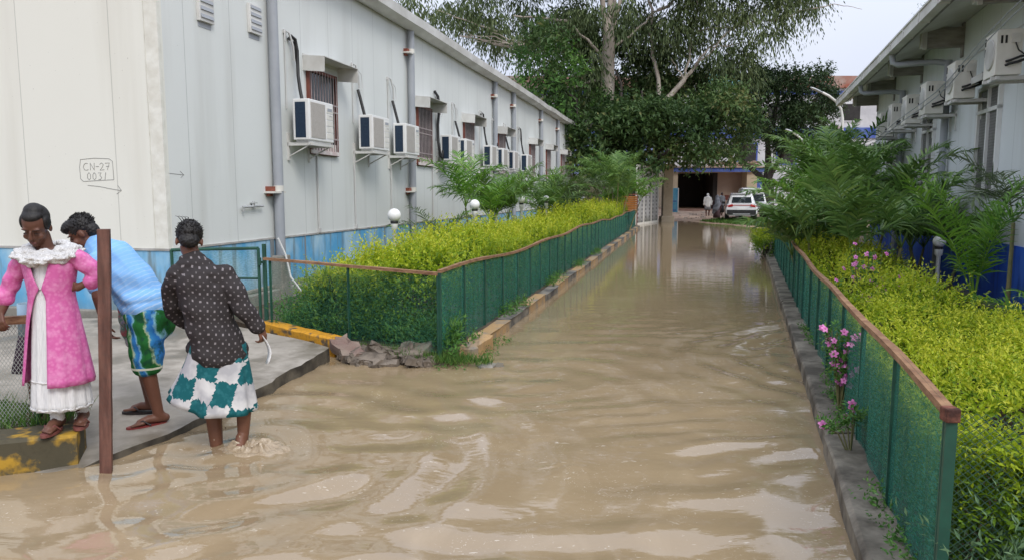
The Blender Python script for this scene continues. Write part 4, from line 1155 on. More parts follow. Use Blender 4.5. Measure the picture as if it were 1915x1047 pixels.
# left bed
palm('small bright palm with two low fronds beside second lamp', (-1.25, 13.2, .1), 1, .55, 1.1, 5, M_palmb, 21, (.7, 1.3), (1.0, 1.6), .30, .035, 20)
palm('small olive palm with drooping fronds against the grey wall', (-1.45, 15.4, .1), 1, .6, 1.25, 6, M_palmo, 22, (.6, 1.2), (1.1, 1.9), .34, .035, 22)
palm('bright fresh palm with yellow green fronds before the air conditioners', (-.75, 16.4, .1), 2, 1.35, 1.7, 6, M_palmb, 23, (.8, 1.35), (1.1, 1.8), .42, .042, 26)
palm('dark full palm in the middle of left bed', (-.35, 18.4, .1), 3, 1.1, 1.75, 7, M_palm, 24, (.7, 1.35), (1.0, 1.8), .44, .045, 26)
palm('dark green palm leaning over the hedge, behind third lamp', (1.1, 21.5, .1), 3, 1.2, 1.8, 7, M_palm, 25, (.7, 1.4), (1.0, 1.7), .44, .05, 24)
palm('olive palm near the far windows of grey building', (1.9, 25.5, .1), 3, 1.3, 1.9, 7, M_palmo, 26, (.7, 1.4), (1.0, 1.7), .46, .055, 22)
palm('tall bushy green palm clump at the far end of grey building', (4.3, 31.5, .1), 5, 2.0, 1.9, 7, M_palm, 27, (.6, 1.45), (.9, 1.7), .5, .06, 22, spread=.5)
palm('smaller leafy palm clump at the end of left hedge', (5.0, 33.5, .1), 4, 1.3, 1.6, 6, M_palmb, 28, (.6, 1.4), (.9, 1.6), .45, .06, 20, spread=.45)
# right bed
rp = [((4.80, 7.7), 1, .55, 1.5, 7, M_palmb, (1.0, 1.45), (.5, 1.2), 'bright yellow green palm nearest in right bed before blue plinth'),
      ((5.75, 8.6), 1, 1.35, 1.35, 5, M_palmo, (.6, 1.2), (1.1, 1.9), 'dark drooping palm against the pale wall under mesh window'),
      ((5.0, 10.2), 2, .9, 1.35, 5, M_palm, (.7, 1.35), (.8, 1.5), 'dark palm clump behind the pink flowers'),
      ((4.75, 11.6), 3, .9, 1.4, 5, M_palm, (.8, 1.4), (.8, 1.5), 'low palm clump over the narrow hedge strip'),
      ((6.5, 11.4), 2, .8, 1.45, 7, M_palm, (.7, 1.35), (1.0, 1.7), 'full green palm right of the post lamp'),
      ((6.0, 12.8), 4, 1.2, 1.7, 6, M_palm, (.7, 1.4), (1.0, 1.7), 'green palm clump in the middle of right bed'),
      ((7.3, 13.6), 3, .8, 1.35, 7, M_palm, (.7, 1.4), (1.0, 1.7), 'taller palm close to the second mesh window'),
      ((6.3, 14.8), 4, 1.3, 1.7, 6, M_palmb, (.7, 1.4), (1.0, 1.7), 'lighter green palm clump in right bed'),
      ((6.9, 16.2), 4, 1.8, 1.6, 7, M_palm, (.7, 1.45), (.9, 1.7), 'tall palm rising to the eaves, right of the lane'),
      ((7.3, 17.6), 4, 1.2, 1.35, 6, M_palm, (.7, 1.4), (1.0, 1.7), 'palm clump beside far stretch of right fence'),
      ((8.2, 18.8), 4, 2.0, 1.9, 7, M_palm, (.7, 1.45), (.9, 1.6), 'tallest palm below the end of the eaves'),
      ((8.7, 20.6), 4, 1.3, 1.8, 6, M_palm, (.7, 1.4), (1.0, 1.7), 'palm by the white pipe railing'),
      ((10.2, 22.8), 4, 1.6, 1.9, 6, M_palm, (.7, 1.4), (1.0, 1.7), 'palm behind the railing in front of the lower street lamp'),
      ((11.6, 25.5), 4, 1.7, 2.0, 6, M_palm, (.7, 1.4), (1.0, 1.7), 'far palm below the taller street lamp'),
      ((13.6, 29.0), 4, 1.6, 2.0, 6, M_palm, (.7, 1.4), (1.0, 1.7), 'farthest palm before the parked cars'),
      ((3.95, 4.6), 1, .12, .8, 6, M_palmo, (.4, 1.0), (.9, 1.6), 'low olive palm seedling at the right edge in the hedge'),
      ((5.0, 6.5), 1, .30, 1.0, 7, M_palmb, (.5, 1.2), (.9, 1.6), 'low green palm tuft at the right edge by blue plinth')]
for i, (q, c, h, L, nf, m, up, dr, lab) in enumerate(rp):
    near = q[1] < 10
    palm(lab, (q[0], q[1], .1), c, h, L, nf, m, 40 + i, up, dr, .34 if near else .46, .03 if near else .045 + .0012 * q[1], 30 if near else 24, spread=.3)

# ---- trees
def branch(mb, a, b, r0, r1, rd, n=7, wob=.12, bow=0.):
    a = Vector(a); b = Vector(b); L = (b - a).length; pts = []
    for i in range(n):
        t = i / (n - 1); k = math.sin(math.pi * t)
        pts.append(a.lerp(b, t) + Vector((rd.uniform(-1, 1), rd.uniform(-1, 1), rd.uniform(-.5, .5))) * wob * L * .12 * k + Vector((0, 0, bow * L * k)))
    mb.tube(pts, [r0 + (r1 - r0) * i / (n - 1) for i in range(n)], 8)
    return pts
def crown(name, clusters, per, ll, lw_, m, parent, rng, hang=0., flat=.75, tw=5):
    """clusters: (centre, radius, tone); leaves on little twigs through each cluster"""
    Vs = []; Fs = []; As = []; off = 0; o0 = np.array(parent.location)
    for c, r, tone in clusters:
        n = max(12, int(per * r * r))
        d = norm(rng.normal(size=(n, 3))); rad = r * rng.random(n) ** .42 * (1 + .22 * np.sin(d[:, 0] * 5 + tone * 9) * np.cos(d[:, 1] * 4 + r))
        B = np.array(c) + d * rad[:, None] * np.array([1, 1, flat])
        T = d * .9 + rng.normal(size=(n, 3)) * .5 + np.array([0, 0, .25 - hang * 1.6])
        P, D, L, W = sprigs(B, T, tw, ll * rng.uniform(1.2, 2.4, n) * (1 + hang), ll, lw_, rng, spread=.85 if hang < .3 else .35, droop=hang)
        if hang: D = D * .5 + np.array([0, 0, -1.]) * hang
        V, F = leaf_quads(P, D, L, W, rng, fold=.15)
        Vs.append(V); Fs.append(F + off); off += len(V)
        As.append(np.repeat(np.clip(tone + rng.normal(0, .2, len(P)), 0, 1), 4))
    return npmesh(name, np.concatenate(Vs) - o0, np.concatenate(Fs), m, parent, attr=np.concatenate(As))
def PW(px, py, Y):
    c, s_ = math.cos(R(6.58)), math.sin(R(6.58)); u, v = (px - 957.5) / 1400, (523.5 - py) / 1400
    dy, dz = c + v * s_, -s_ + v * c
    return Vector((u * Y / dy, Y, 1.75 + dz * Y / dy))
def px_clusters(lst, Y, rd, dY=2.2, tone=(.25, .65), split=3):
    out = []
    for px, py, rp in lst:
        for k in range(split):
            y = Y + rd.uniform(-dY, dY); f = rd.uniform(.45, .72)
            if abs(px - 1140) < 75 and py < 190 and rp > 27: y = 49.5 + rd.uniform(0, 3)
            elif rp < 27 and abs(px - 1140) < 40: y = 44.5 + rd.uniform(0, 1)
            if 1225 < px < 1345 and 50 < py < 200: y = max(y, 50.5)
            c = PW(px + rd.uniform(-1, 1) * rp * .55 * (split > 1), py + rd.uniform(-1, 1) * rp * .5 * (split > 1), y)
            out.append((tuple(c), rp * y / 1400 * f, rd.uniform(*tone)))
    return out
rd = random.Random(9); rt = np.random.default_rng(17)
# broad leaved tree over the lane's end
tb = thing('broadleaf_tree', 'large dark broad leaved tree hanging over the end of the lane', 'tree', (PW(1203, 400, 45).x, 45, 0))
o0 = tb.location
mb = MB(); a = Vector((0, 0, -.3)); b = PW(1195, 300, 45) - o0
branch(mb, a, b, .42, .34, rd); limbs = [(1050, 200, 43), (1120, 230, 42), (1200, 170, 45), (1290, 230, 44), (1350, 220, 46), (1150, 130, 46), (1010, 130, 42), (1250, 280, 41)]
for px, py, y in limbs: branch(mb, b - Vector((0, 0, rd.uniform(0, .8))), PW(px, py, y) - o0, .2, .06, rd, 8, .5, -.03)
mb.build('trunk', M_barkd, tb)
L1 = [(1050, 235, 52), (1100, 285, 48), (1125, 215, 60), (1180, 255, 58), (1230, 275, 52), (1285, 262, 52), (1330, 235, 55), (1355, 190, 48), (1265, 190, 58), (1205, 170, 58), (1385, 255, 36), (1350, 290, 26),
      (1290, 300, 28), (1230, 318, 22), (1170, 312, 28), (1115, 318, 22), (1010, 255, 34), (1080, 300, 26), (1150, 160, 55), (1310, 165, 42), (1075, 185, 44), (1200, 225, 55), (1395, 215, 30), (1005, 215, 34), (1020, 175, 32), (1040, 130, 40), (1085, 110, 44), (1070, 60, 40), (1010, 60, 30), (1170, 90, 40), (1200, 120, 44), (1240, 150, 40), (1060, 245, 50), (1110, 180, 50), (1150, 230, 50), (1250, 235, 55), (1130, 295, 34), (1320, 285, 30), (1380, 300, 16)]
crown('crown', px_clusters(L1, 44, rd, 2.6, (.1, .85)), 105, .40, .19, M_broad, tb, rt)
L2 = [(985, 120, 34), (1030, 95, 36), (1065, 130, 38), (1000, 165, 34), (1045, 165, 36), (985, 150, 20), (1090, 85, 34), (1020, 205, 28), (975, 200, 18), (1110, 130, 28), (1140, 190, 26), (1060, 215, 22)]
crown('fresh_leaves', px_clusters(L2, 41.5, rd, 1.3, (.2, .8), 2), 70, .33, .16, M_broadl, tb, rt)
# eucalyptus, straight pale trunk
te = thing('eucalyptus_tree', 'tall eucalyptus with straight pale trunk forking above the dark crown', 'tree', (PW(1137, 400, 46.5).x, 46.5, 0))
o0 = te.location; mb = MB()
f1 = PW(1137, 120, 46.5) - o0; f2 = PW(1139, 60, 46.5) - o0
branch(mb, (0, 0, -.3), f1, .50, .40, rd, 6, .05); branch(mb, f1 - Vector((0, 0, .4)), f2, .40, .36, rd, 4, .02)
for px, py, y, r in ((1118, -60, 46.5, .2), (1142, -90, 47, .22), (1172, -40, 46, .15), (1160, -70, 47.5, .16)): 
    branch(mb, f2 - Vector((0, 0, .7)), PW(px, py, y) - o0, r, r * .6, rd, 6, .1)
for px, py, y, r, sx, sy in ((1060, 40, 47, .10, 1128, 110), (960, 30, 46, .09, 1060, 40), (860, 68, 45, .07, 960, 90), (1040, 170, 47, .08, 1120, 150), (820, 20, 45, .05, 930, 60), (1230, 20, 47.5, .09, 1146, 90), (1330, -30, 50, .10, 1230, 20)):
    branch(mb, PW(sx, sy, 46.6 if sx > 1100 else y + .5) - o0, PW(px, py, y) - o0, r, r * .5, rd, 7, .5)
for k in range(5):
    branch(mb, PW(985, 85, 45.5) - o0, PW(rd.uniform(850, 920), rd.uniform(50, 82), 45) - o0, .05, .015, rd, 7, .8)
mb.build('trunk', M_bark, te)
E1 = [(1115, 20, 26), (1165, 55, 22), (1105, 130, 20), (1160, 10, 24), (770, 14, 30), (800, 30, 22), (840, 8, 34), (885, 22, 36), (930, 30, 40), (980, 20, 44), (1020, 55, 40), (1060, 15, 44), (1100, 40, 40), (940, 75, 28), (985, 70, 34), (900, -40, 50), (1000, -50, 60), (1090, -50, 55), (1050, 80, 32), (1100, 95, 26), (860, 40, 20), (920, 60, 22),
      (1190, 20, 40), (1220, 60, 42), (1200, -50, 60), (1270, 40, 44), (780, -30, 30), (1150, -120, 70), (1050, -140, 70), (1250, -130, 70), (1300, -60, 50)] + [(900 + 75 * k + (k % 2) * 30, -150 - 95 * q + 20 * (k % 3), 78 - 6 * q) for q in range(4) for k in range(q, 9 - q)]
crown('crown', px_clusters(E1, 47.5, rd, 2.6, (.25, .75)), 92, .42, .115, M_euc, te, rt, hang=.55)
# second eucalyptus with pale slanting limbs
te2 = thing('eucalyptus_tree', 'spreading eucalyptus with pale slanting limbs right of the straight trunk', 'tree', (PW(1215, 400, 49).x, 49, 0))
o0 = te2.location; mb = MB(); c0 = PW(1232, 195, 47.5) - o0
branch(mb, (0, 0, -.3), c0, .30, .2, rd, 6, .1)
c1 = PW(1280, 150, 47.5) - o0; branch(mb, c0 - Vector((0, 0, .2)), c1, .19, .15, rd, 5, .2)
for px, py, y, r in ((1325, 90, 47.5, .11), (1300, 40, 48, .09), (1255, 110, 47.3, .06), (1360, 60, 47, .06)): branch(mb, c1, PW(px, py, y) - o0, r, r * .5, rd, 7, .4)
for sx, sy, px, py, r in ((1325, 90, 1420, 20, .07), (1300, 40, 1310, -60, .09), (1325, 90, 1390, 80, .05), (1232, 190, 1215, 60, .15), (1215, 60, 1225, -60, .11), (1440, 40, 1560, 8, .05), (1560, 8, 1612, 18, .025), (1300, 60, 1440, 40, .06)):
    branch(mb, PW(sx, sy, 47.7) - o0, PW(px, py, 47.7) - o0, r, r * .5, rd, 7, .5)
mb.build('trunk', M_bark, te2)
E2 = [(1330, 30, 46), (1380, 20, 46), (1430, 15, 40), (1475, 5, 36), (1510, -20, 34), (1400, 70, 40), (1350, 90, 36), (1290, 80, 36), (1440, 60, 24), (1380, 120, 30), (1340, 140, 26), (1395, 105, 28), (1270, 10, 46), (1330, -50, 60), (1420, -60, 60), (1490, -60, 50), (1380, -130, 70), (1475, 40, 18), (1520, 10, 18), (1240, 105, 30), (1215, 140, 24), (1260, 150, 22), (1300, 120, 24), (1405, 150, 14), (1200, 90, 30), (1320, 180, 22)] + [(1320 + 70 * k, -190 - 85 * q, 70 - 6 * q) for q in range(3) for k in range(3 - q // 2)]
crown('crown', px_clusters(E2, 49, rd, 2.6, (.3, .8)), 92, .42, .115, M_euc, te2, rt, hang=.55)
# round dark tree on the right
tm = thing('round_tree', 'round dense dark tree with forked black trunk behind the parked cars', 'tree', (PW(1437, 400, 52).x, 52, .1))
o0 = tm.location; mb = MB(); c0 = PW(1436, 335, 52) - o0
branch(mb, (0, 0, -.4), c0, .48, .40, rd, 5, .1)
for px, py, r in ((1388, 300, .22), (1436, 270, .3), (1480, 250, .2)): branch(mb, c0 - Vector((0, 0, .3)), PW(px, py, 52) - o0, r, r * .6, rd, 6, .3)
for sx, sy, px, py, r in ((1388, 300, 1350, 250, .12), (1436, 270, 1400, 180, .18), (1436, 270, 1460, 160, .18), (1480, 250, 1530, 180, .12), (1388, 300, 1400, 240, .1)): branch(mb, PW(sx, sy, 52) - o0, PW(px, py, 52) - o0, r, r * .5, rd, 6, .4)
mb.build('trunk', M_barkd, tm)
T1 = [(1400, 165, 36), (1445, 158, 34), (1490, 165, 34), (1535, 148, 22), (1550, 175, 24), (1420, 205, 38), (1475, 210, 40), (1525, 205, 32), (1560, 205, 18), (1395, 240, 26), (1440, 245, 30), (1495, 245, 32), (1540, 235, 20), (1375, 200, 24), (1415, 140, 16), (1545, 135, 11), (1500, 275, 22), (1460, 275, 20), (1370, 265, 16), (1525, 265, 16), (1350, 285, 12)]
crown('crown', px_clusters(T1, 51.5, rd, 2.4, (.15, .8)), 200, .34, .15, M_mango, tm, rt)

# ---- undergrowth, grass and flowers
def plants_patch(name, pts, h, k, ll, lw_, m, rng, spread=.6, lean=.35, droop=.1):
    B = np.array(pts); n = len(B)
    T = np.stack([rng.normal(0, lean, n), rng.normal(0, lean, n), np.ones(n)], 1)
    P, D, L, W = sprigs(B, T, k, h * rng.uniform(.55, 1.2, n), ll, lw_, rng, spread, droop)
    V, F = leaf_quads(P, D, L, W, rng)
    at = np.repeat(np.clip(np.repeat(rng.uniform(.15, .85, n), k) + rng.normal(0, .1, n * k), 0, 1), 4)
    return tag(npmesh(name, V, F, m, attr=at), kind='stuff')
def scatter(n, f): 
    out = []
    while len(out) < n:
        q = f()
        if q is not None: out.append(q)
    return out
rr_ = random.Random(31)
def fl():
    s = rr_.random(); X = -2.78 + 2.15 * s; Y = 8.80 - 1.12 * s + rr_.uniform(.06, .55)
    return (X, Y, .1)
plants_patch('undergrowth', scatter(700, fl), .40, 11, .095, .024, M_weed, rg)
def fl2():
    s = rr_.random(); X = -2.6 + 1.0 * s; Y = 8.80 - .5 * s + rr_.uniform(.1, .9)
    return (X, Y, .1)
plants_patch('undergrowth', scatter(420, fl2), .62, 13, .10, .026, M_weed, rg)
def gR():
    X = rr_.uniform(kR(2.5) + .35, 4.6); Y = rr_.uniform(2.5, 2.95)
    return (X, Y, .1)
plants_patch('undergrowth', scatter(520, gR), .66, 18, .06, .017, M_grayweed, rg)
def gK():   # strip between fence and kerb, right and left
    Y = rr_.uniform(2.9, 9)
    return (kR(Y) + rr_.uniform(.13, .22), Y, .12) if math.sin(Y * 2.4) > .0 else None
plants_patch('undergrowth', scatter(150, gK), .14, 7, .04, .02, M_weed, rg, .8, .6)
def gK2():
    Y = rr_.uniform(7.5, 22)
    return (kL(Y) - rr_.uniform(.02, .24), Y, .1) if (math.sin(Y * 1.9 + .5) > .35 or Y < 8.3) else None
plants_patch('undergrowth', scatter(260, gK2), .2, 8, .06, .022, M_weed, rg, .8, .5)
def grass(name, f, n, h, m, rng, w_=.006):
    B = np.array(scatter(n, f)); k = len(B)
    D = np.stack([rng.normal(0, .45, k), rng.normal(0, .45, k), np.ones(k)], 1)
    V, F = leaf_quads(B, D, h * rng.uniform(.5, 1.2, k), w_ * rng.uniform(.7, 1.4, k), rng, fold=.1, shape=.3)
    return tag(npmesh(name, V, F, m, attr=np.repeat(rng.random(k), 4)), kind='stuff')
M_grass = leaf_mat('grass blades', [(0., (.035, .10, .018)), (.6, (.08, .19, .03)), (1., (.18, .28, .06))], .5, .3)
def ga():
    X = rr_.uniform(-5.8, -3.1); Y = rr_.uniform(3.9, 5.4)
    lo = 3.62 + (X + 6.2) * .36 + .22
    return (X, Y, .16) if lo < Y < lo + .75 else None
grass('grass', ga, 4200, .16, M_grass, rg)
def gb():
    X = rr_.uniform(-1.7, -.2); Y = rr_.uniform(7.4, 8.1)
    return (X, Y, .03) if abs(Y - (7.62 - (X + .75) * .45)) < .16 else None
grass('grass', gb, 1500, .13, M_grass, rg, .008)
def gc():
    X = rr_.uniform(11.2, 17); Y = rr_.uniform(38, 46)
    return (X, Y, yard_h(X, Y)) if yard_h(X, Y) > .02 else None
grass('grass', gc, 9000, .18, M_grass, rg, .05)
def gd():
    Y = rr_.uniform(7.3, 8.9); X = kL(Y) - .05 + rr_.uniform(-.2, .28)
    return (X, Y, -.01)
plants_patch('undergrowth', scatter(150, gd), .10, 7, .035, .018, M_weed, rg, .9, .6)
# pink flowering plants
M_pink = mat('pink petals', (.62, .14, .42), (.75, .30, .58), 30, .6)
M_pinkc = mat('flower eye', (.45, .05, .2), None, 5, .6)
def flower_plant(label, loc, H, nst, nfl, seed, spr=.25, lean=(0, 0)):
    rng = np.random.default_rng(seed); t = thing('flowering_plant', label, 'flowering plant', loc)
    n = nst; top = []
    st = MB(); Ps = []; Ts = []
    for i in range(n):
        h = H * rng.uniform(.55, 1.05); e = Vector((rng.normal(0, spr) + lean[0], rng.normal(0, spr) + lean[1], h))
        m_ = e * .5 + Vector((0, 0, .05)); st.tube([(0, 0, -.02), m_, e], [.006, .005, .003], 5)
        top.append(e); 
        for q in np.linspace(.2, .97, 8): Ps.append(np.array(m_.lerp(e, q))); Ts.append(np.array([rng.normal(0, 1), rng.normal(0, 1), .6]))
    st.build('stem', M_stem, t)
    P, D, L, W = sprigs(np.array(Ps), np.array(Ts), 6, .09, .05, .024, rng)
    V, F = leaf_quads(P, D, L, W, rng); npmesh('leaves', V, F, M_weed, t, attr=np.repeat(rng.random(len(P)), 4))
    for i in range(nfl):
        c = top[i % n] * (1 if i < n else rng.uniform(.55, 1.)) + Vector((rng.normal(0, .028), rng.normal(0, .028) - .02, rng.normal(0, .025) + .01))
        f = MB(); ax = Vector((rng.normal(0, .5), -1, rng.normal(.5, .4))).normalized(); u_ = ax.orthogonal().normalized(); v_ = ax.cross(u_); r = rng.uniform(.020, .028)
        for k in range(5):
            a = k * 2 * math.pi / 5; d = u_ * math.cos(a) + v_ * math.sin(a); p = u_ * -math.sin(a) + v_ * math.cos(a)
            f.add([c, c + d * r * .6 + p * r * .42 + ax * .003, c + d * r * 1.1 + p * r * .22 - ax * .002, c + d * r * 1.1 - p * r * .22 - ax * .002, c + d * r * .6 - p * r * .42 + ax * .003], [(0, 1, 2, 3, 4)])
        f.mat(1).ell(c + ax * .003, (.005, .005, .005), n=6, m=4)
        f.build('blossom', [M_pink, M_pinkc], t)
    return t
flower_plant('pink flowering plant growing outside the right net fence', (kR(5.5) + .165, 5.5, .1), .66, 18, 52, 1, .10, (-.0, -.05))
flower_plant('pink flowering plant leaning over the right fence rail', (kR(7.6) + .75, 7.7, .1), 1.12, 18, 46, 2, .22, (-.1, -.1))
flower_plant('small pink flowering sprig low on the right fence near corner', (kR(4.6) + .12, 4.6, .1), .30, 5, 5, 3, .06)

B = [tuple(rw(rr_.uniform(.2, 1.6), rr_.uniform(.9, 1.05), 4.57)) for _ in range(16)]
tag(plants_patch('roof_weeds', B, .24, 7, .07, .016, M_grayweed, rg), kind='stuff')
# ------------------------------------------------------------------ people
def limb(mb, pts, rr, n=12):
    pts = [Vector(p) for p in pts]
    if not isinstance(rr, (list, tuple)): rr = [rr] * len(pts)
    d0 = (pts[0] - pts[1]).normalized(); d1 = (pts[-1] - pts[-2]).normalized()
    P = [pts[0] + d0 * rr[0] * k for k in (.98, .7, .35)] + pts + [pts[-1] + d1 * rr[-1] * k for k in (.35, .7, .98)]
    Q = [rr[0] * k for k in (.2, .71, .94)] + list(rr) + [rr[-1] * k for k in (.94, .71, .2)]
    return mb.tube(P, Q, n)
def fuse(name, mb, m, parent, voxel=.008, smooth=5, disp=None):
    """weld overlapping volumes into one continuous skin"""
    o = mb.build('tmp', m)
    r = o.modifiers.new('r', 'REMESH'); r.mode = 'VOXEL'; r.voxel_size = voxel; r.use_smooth_shade = True
    s = o.modifiers.new('s', 'SMOOTH'); s.factor = .5; s.iterations = smooth
    dg = bpy.context.evaluated_depsgraph_get(); dg.update()
    me = bpy.data.meshes.new_from_object(o.evaluated_get(dg)); me.name = name
    bpy.data.objects.remove(o)
    if disp:
        k = len(me.vertices); co_ = np.empty(k * 3, np.float32); no_ = np.empty(k * 3, np.float32)
        me.vertices.foreach_get('co', co_); me.vertices.foreach_get('normal', no_)
        co_ = co_.reshape(-1, 3); no_ = no_.reshape(-1, 3)
        co_ += no_ * disp(co_)[:, None]
        me.vertices.foreach_set('co', co_.ravel()); me.update()
    me.polygons.foreach_set('use_smooth', np.ones(len(me.polygons), bool))
    if not me.materials: me.materials.append(m)
    o = bpy.data.objects.new(name, me); COL.objects.link(o); o.parent = parent
    return o
fuzz = lambda c: .0045 * np.sin(c[:, 0] * 150 + 3 * np.sin(c[:, 2] * 60)) * np.sin(c[:, 1] * 170 + 1) * np.sin(c[:, 2] * 140 + 2 * np.sin(c[:, 0] * 70))
def head_M(c, yaw=0, pitch=0, roll=0, s=1.0):
    """local head looks along -Y; pitch > 0 bows it"""
    return Matrix.Translation(c) @ Matrix.Rotation(yaw, 4, 'Z') @ Matrix.Rotation(pitch, 4, 'X') @ Matrix.Rotation(roll, 4, 'Y') @ Matrix.Scale(s, 4)
def head_geo(mb, M):
    mb.M = M
    mb.ell((0, .012, .03), (.073, .092, .092)); mb.ell((0, -.028, -.042), (.057, .060, .072)); mb.ell((0, -.060, -.092), (.026, .022, .02))
    limb(mb, [(0, -.086, .018), (0, -.104, -.022)], [.008, .0125], 8); mb.ell((-.010, -.092, -.026), (.009, .010, .008)); mb.ell((.010, -.092, -.026), (.009, .010, .008))
    for s in (-1, 1):
        mb.ell((s * .077, .012, -.012), (.010, .020, .030)); mb.ell((s * .036, -.062, -.03), (.024, .02, .024)); mb.ell((s * .03, -.070, .030), (.026, .012, .008))
    mb.ell((0, -.086, -.058), (.023, .011, .007)); mb.ell((0, -.084, -.068), (.020, .011, .007))
    mb.M = None
M_hair = mat('black hair', (.006, .005, .005), (.014, .012, .011), 40, .55, .25, stretch=(1, 1, .2))
M_lip = mat('dark lips', (.12, .04, .035), None, 9, .45)
M_eye = mat('downcast eyelid', (.035, .016, .011), None, 9, .5)
M_brow = mat('soft eyebrow', (.022, .012, .009), None, 9, .8)
def face_parts(t, M):
    for s in (-1, 1):
        e = MB(); e.M = M; e.ell((s * .031, -.0805, .006), (.014, .008, .0022), n=10, m=6); e.build('eye', M_eye, t)
        e = MB(); e.M = M; limb(e, [(s * .014, -.088, .030), (s * .032, -.0875, .035), (s * .050, -.074, .030)], [.0022, .0028, .0015], 6); e.build('eyebrow', M_brow, t)
    e = MB(); e.M = M; e.ell((0, -.092, -.0585), (.021, .008, .005)); e.ell((0, -.090, -.067), (.018, .008, .0055)); e.build('lips', M_lip, t)
def hand(mb, wrist, dirv, side, palm_n, L=.165, curl=.5, thumb=1):
    """palm and five bent fingers: dirv along the hand, side towards the index finger, palm_n out of the palm"""
    w_ = Vector(wrist); d = Vector(dirv).normalized(); n_ = Vector(palm_n); n_ = (n_ - d * n_.dot(d)).normalized(); s = d.cross(n_) * side
    for k in (-1, -.33, .33, 1): limb(mb, [w_ + s * .012 * k, w_ + d * L * .46 + s * .027 * k], [.014, .012], 8)
    for k, (o, f) in enumerate(((.030, .92), (.010, 1.0), (-.011, .95), (-.031, .75))):
        a = w_ + d * L * .46 + s * o; ln = L * .5 * f; c1 = curl * (.7 + .12 * k)
        b = a + (d * math.cos(c1) + n_ * math.sin(c1)) * ln * .45; c2 = c1 + curl * 1.1
        c = b + (d * math.cos(c2) + n_ * math.sin(c2)) * ln * .32; c3 = c2 + curl * .7
        e = c + (d * math.cos(c3) + n_ * math.sin(c3)) * ln * .23
        limb(mb, [a, b, c, e], [.0098, .0092, .0085, .007], 8)
    a = w_ + d * L * .14 + s * .022; b = a + (d * .7 + s * .62 + n_ * .25).normalized() * L * .25 * thumb; c = b + (d * .85 + s * .15 + n_ * .5).normalized() * L * .2
    limb(mb, [a, b, c], [.013, .0105, .0085], 8)
def foot(mb, ankle, ground, fwd, L=.235):
    a = Vector(ankle); f = Vector(fwd); f = Vector((f.x, f.y, 0)).normalized(); s = Vector((-f.y, f.x, 0)); g = Vector((a.x, a.y, ground))
    limb(mb, [a, g - f * .02 + Vector((0, 0, .045))], [.036, .036]); limb(mb, [g - f * .045 + Vector((0, 0, .032)), g + f * L * .30 + Vector((0, 0, .036)), g + f * L * .52 + Vector((0, 0, .02))], [.033, .032, .026])
    limb(mb, [g + f * L * .45 - s * .025 + Vector((0, 0, .018)), g + f * L * .45 + s * .025 + Vector((0, 0, .018))], .018)
    for k in range(5):
        o = .034 - .017 * k; l = L * (.78 - .035 * abs(k - .6) - .02 * k)
        limb(mb, [g + f * L * .5 + s * o * .85 + Vector((0, 0, .016)), g + f * l + s * o + Vector((0, 0, .011))], [.012, .0115 if k == 0 else .0085], 8)

def strands(mb, M, n, seed, ln=.02, lo=-.3, face=-.1, r=.0022, c=(0, .026, .045), q=(.084, .098, .090)):
    rd = random.Random(seed)
    for k in range(n):
        a = rd.uniform(0, 6.283); b = rd.uniform(lo, 1.5)
        if b < .25 and math.sin(a) < face: continue
        d = Vector((math.cos(a) * math.cos(b), math.sin(a) * math.cos(b), math.sin(b))); p = Vector((c[0] + q[0] * d.x, c[1] + q[1] * d.y, c[2] + q[2] * d.z)) - d * .006
        e = p + d * ln * rd.uniform(.3, .8) + Vector((rd.uniform(-1, 1), rd.uniform(.0, 1), rd.uniform(-.6, .6))) * ln
        mb.tube([M @ p, M @ ((p + e) / 2 + d * ln * .15), M @ e], [r, r * .8, r * .3], 4)
def loft(rings, solid=.006, open_=False):
    mb = MB(); mb.rings(rings, not open_, False, True); return mb
def skin_mat(name, c): return mat(name, tuple(x * .88 for x in c), tuple(min(1, x * 1.12) for x in c), 6, .48, .15, spec=.35)
SK1 = skin_mat('deep brown skin', (.125, .055, .036)); SK2 = skin_mat('dark brown skin', (.125, .052, .032)); SK3 = skin_mat('brown skin', (.16, .070, .042))
def solid(o, th=.006):
    s = o.modifiers.new('solid', 'SOLIDIFY'); s.thickness = th; return o
def folds(fx, amp, ph=0.):
    return lambda c: amp * (np.sin(c[:, 0] * fx + c[:, 2] * fx * .6 + ph + 2 * np.sin(c[:, 2] * 7)) * .5 + np.sin(c[:, 2] * fx * 1.3 - c[:, 1] * 9 + ph * 2 + 1.5 * np.sin(c[:, 0] * 11)) * .6)

# ---------- girl in pink on the old kerb (looks at the camera side, head bowed)
g1 = thing('person', 'girl in long pink coat over white dress standing on the mossy kerb', 'person', (-2.985, 4.80, .215))
mb = MB()
HM = head_M((-.025, -.06, 1.325), R(8), R(34), R(4), 1.0)
head_geo(mb, HM)
limb(mb, [(-.02, -.01, 1.27), (-.01, .02, 1.12)], [.046, .052])
limb(mb, [(-.0, .02, 1.10), (.0, .02, .95), (.01, .02, .80), (.015, .02, .68)], [.10, .10, .105, .12])
limb(mb, [(-.16, .02, 1.12), (.16, .02, 1.13)], .05)
limb(mb, [(-.18, .02, 1.11), (-.27, .03, .93), (-.315, -.03, .765)], [.045, .036, .026]); hand(mb, (-.315, -.03, .775), (.15, -.35, -.9), -1, (.25, .9, -.3), .145, .55)
limb(mb, [(.17, .02, 1.12), (.285, .06, 1.0), (.165, .02, .93)], [.045, .036, .026]); hand(mb, (.165, .02, .935), (-.92, -.15, .22), 1, (-.1, .95, -.2), .145, .35)
for sx, ax, ay, gz in ((-.04, .01, -.04, .0), (.07, .10, .10, .0)):
    limb(mb, [(sx, .02, .66), (sx * .9, .015, .40), (ax, ay, .07)], [.075, .055, .034]); foot(mb, (ax, ay, .07), gz + .018, (.06 if ax < .05 else .35, -1, 0), .20)
fuse('body', mb, SK1, g1, .006, 4)
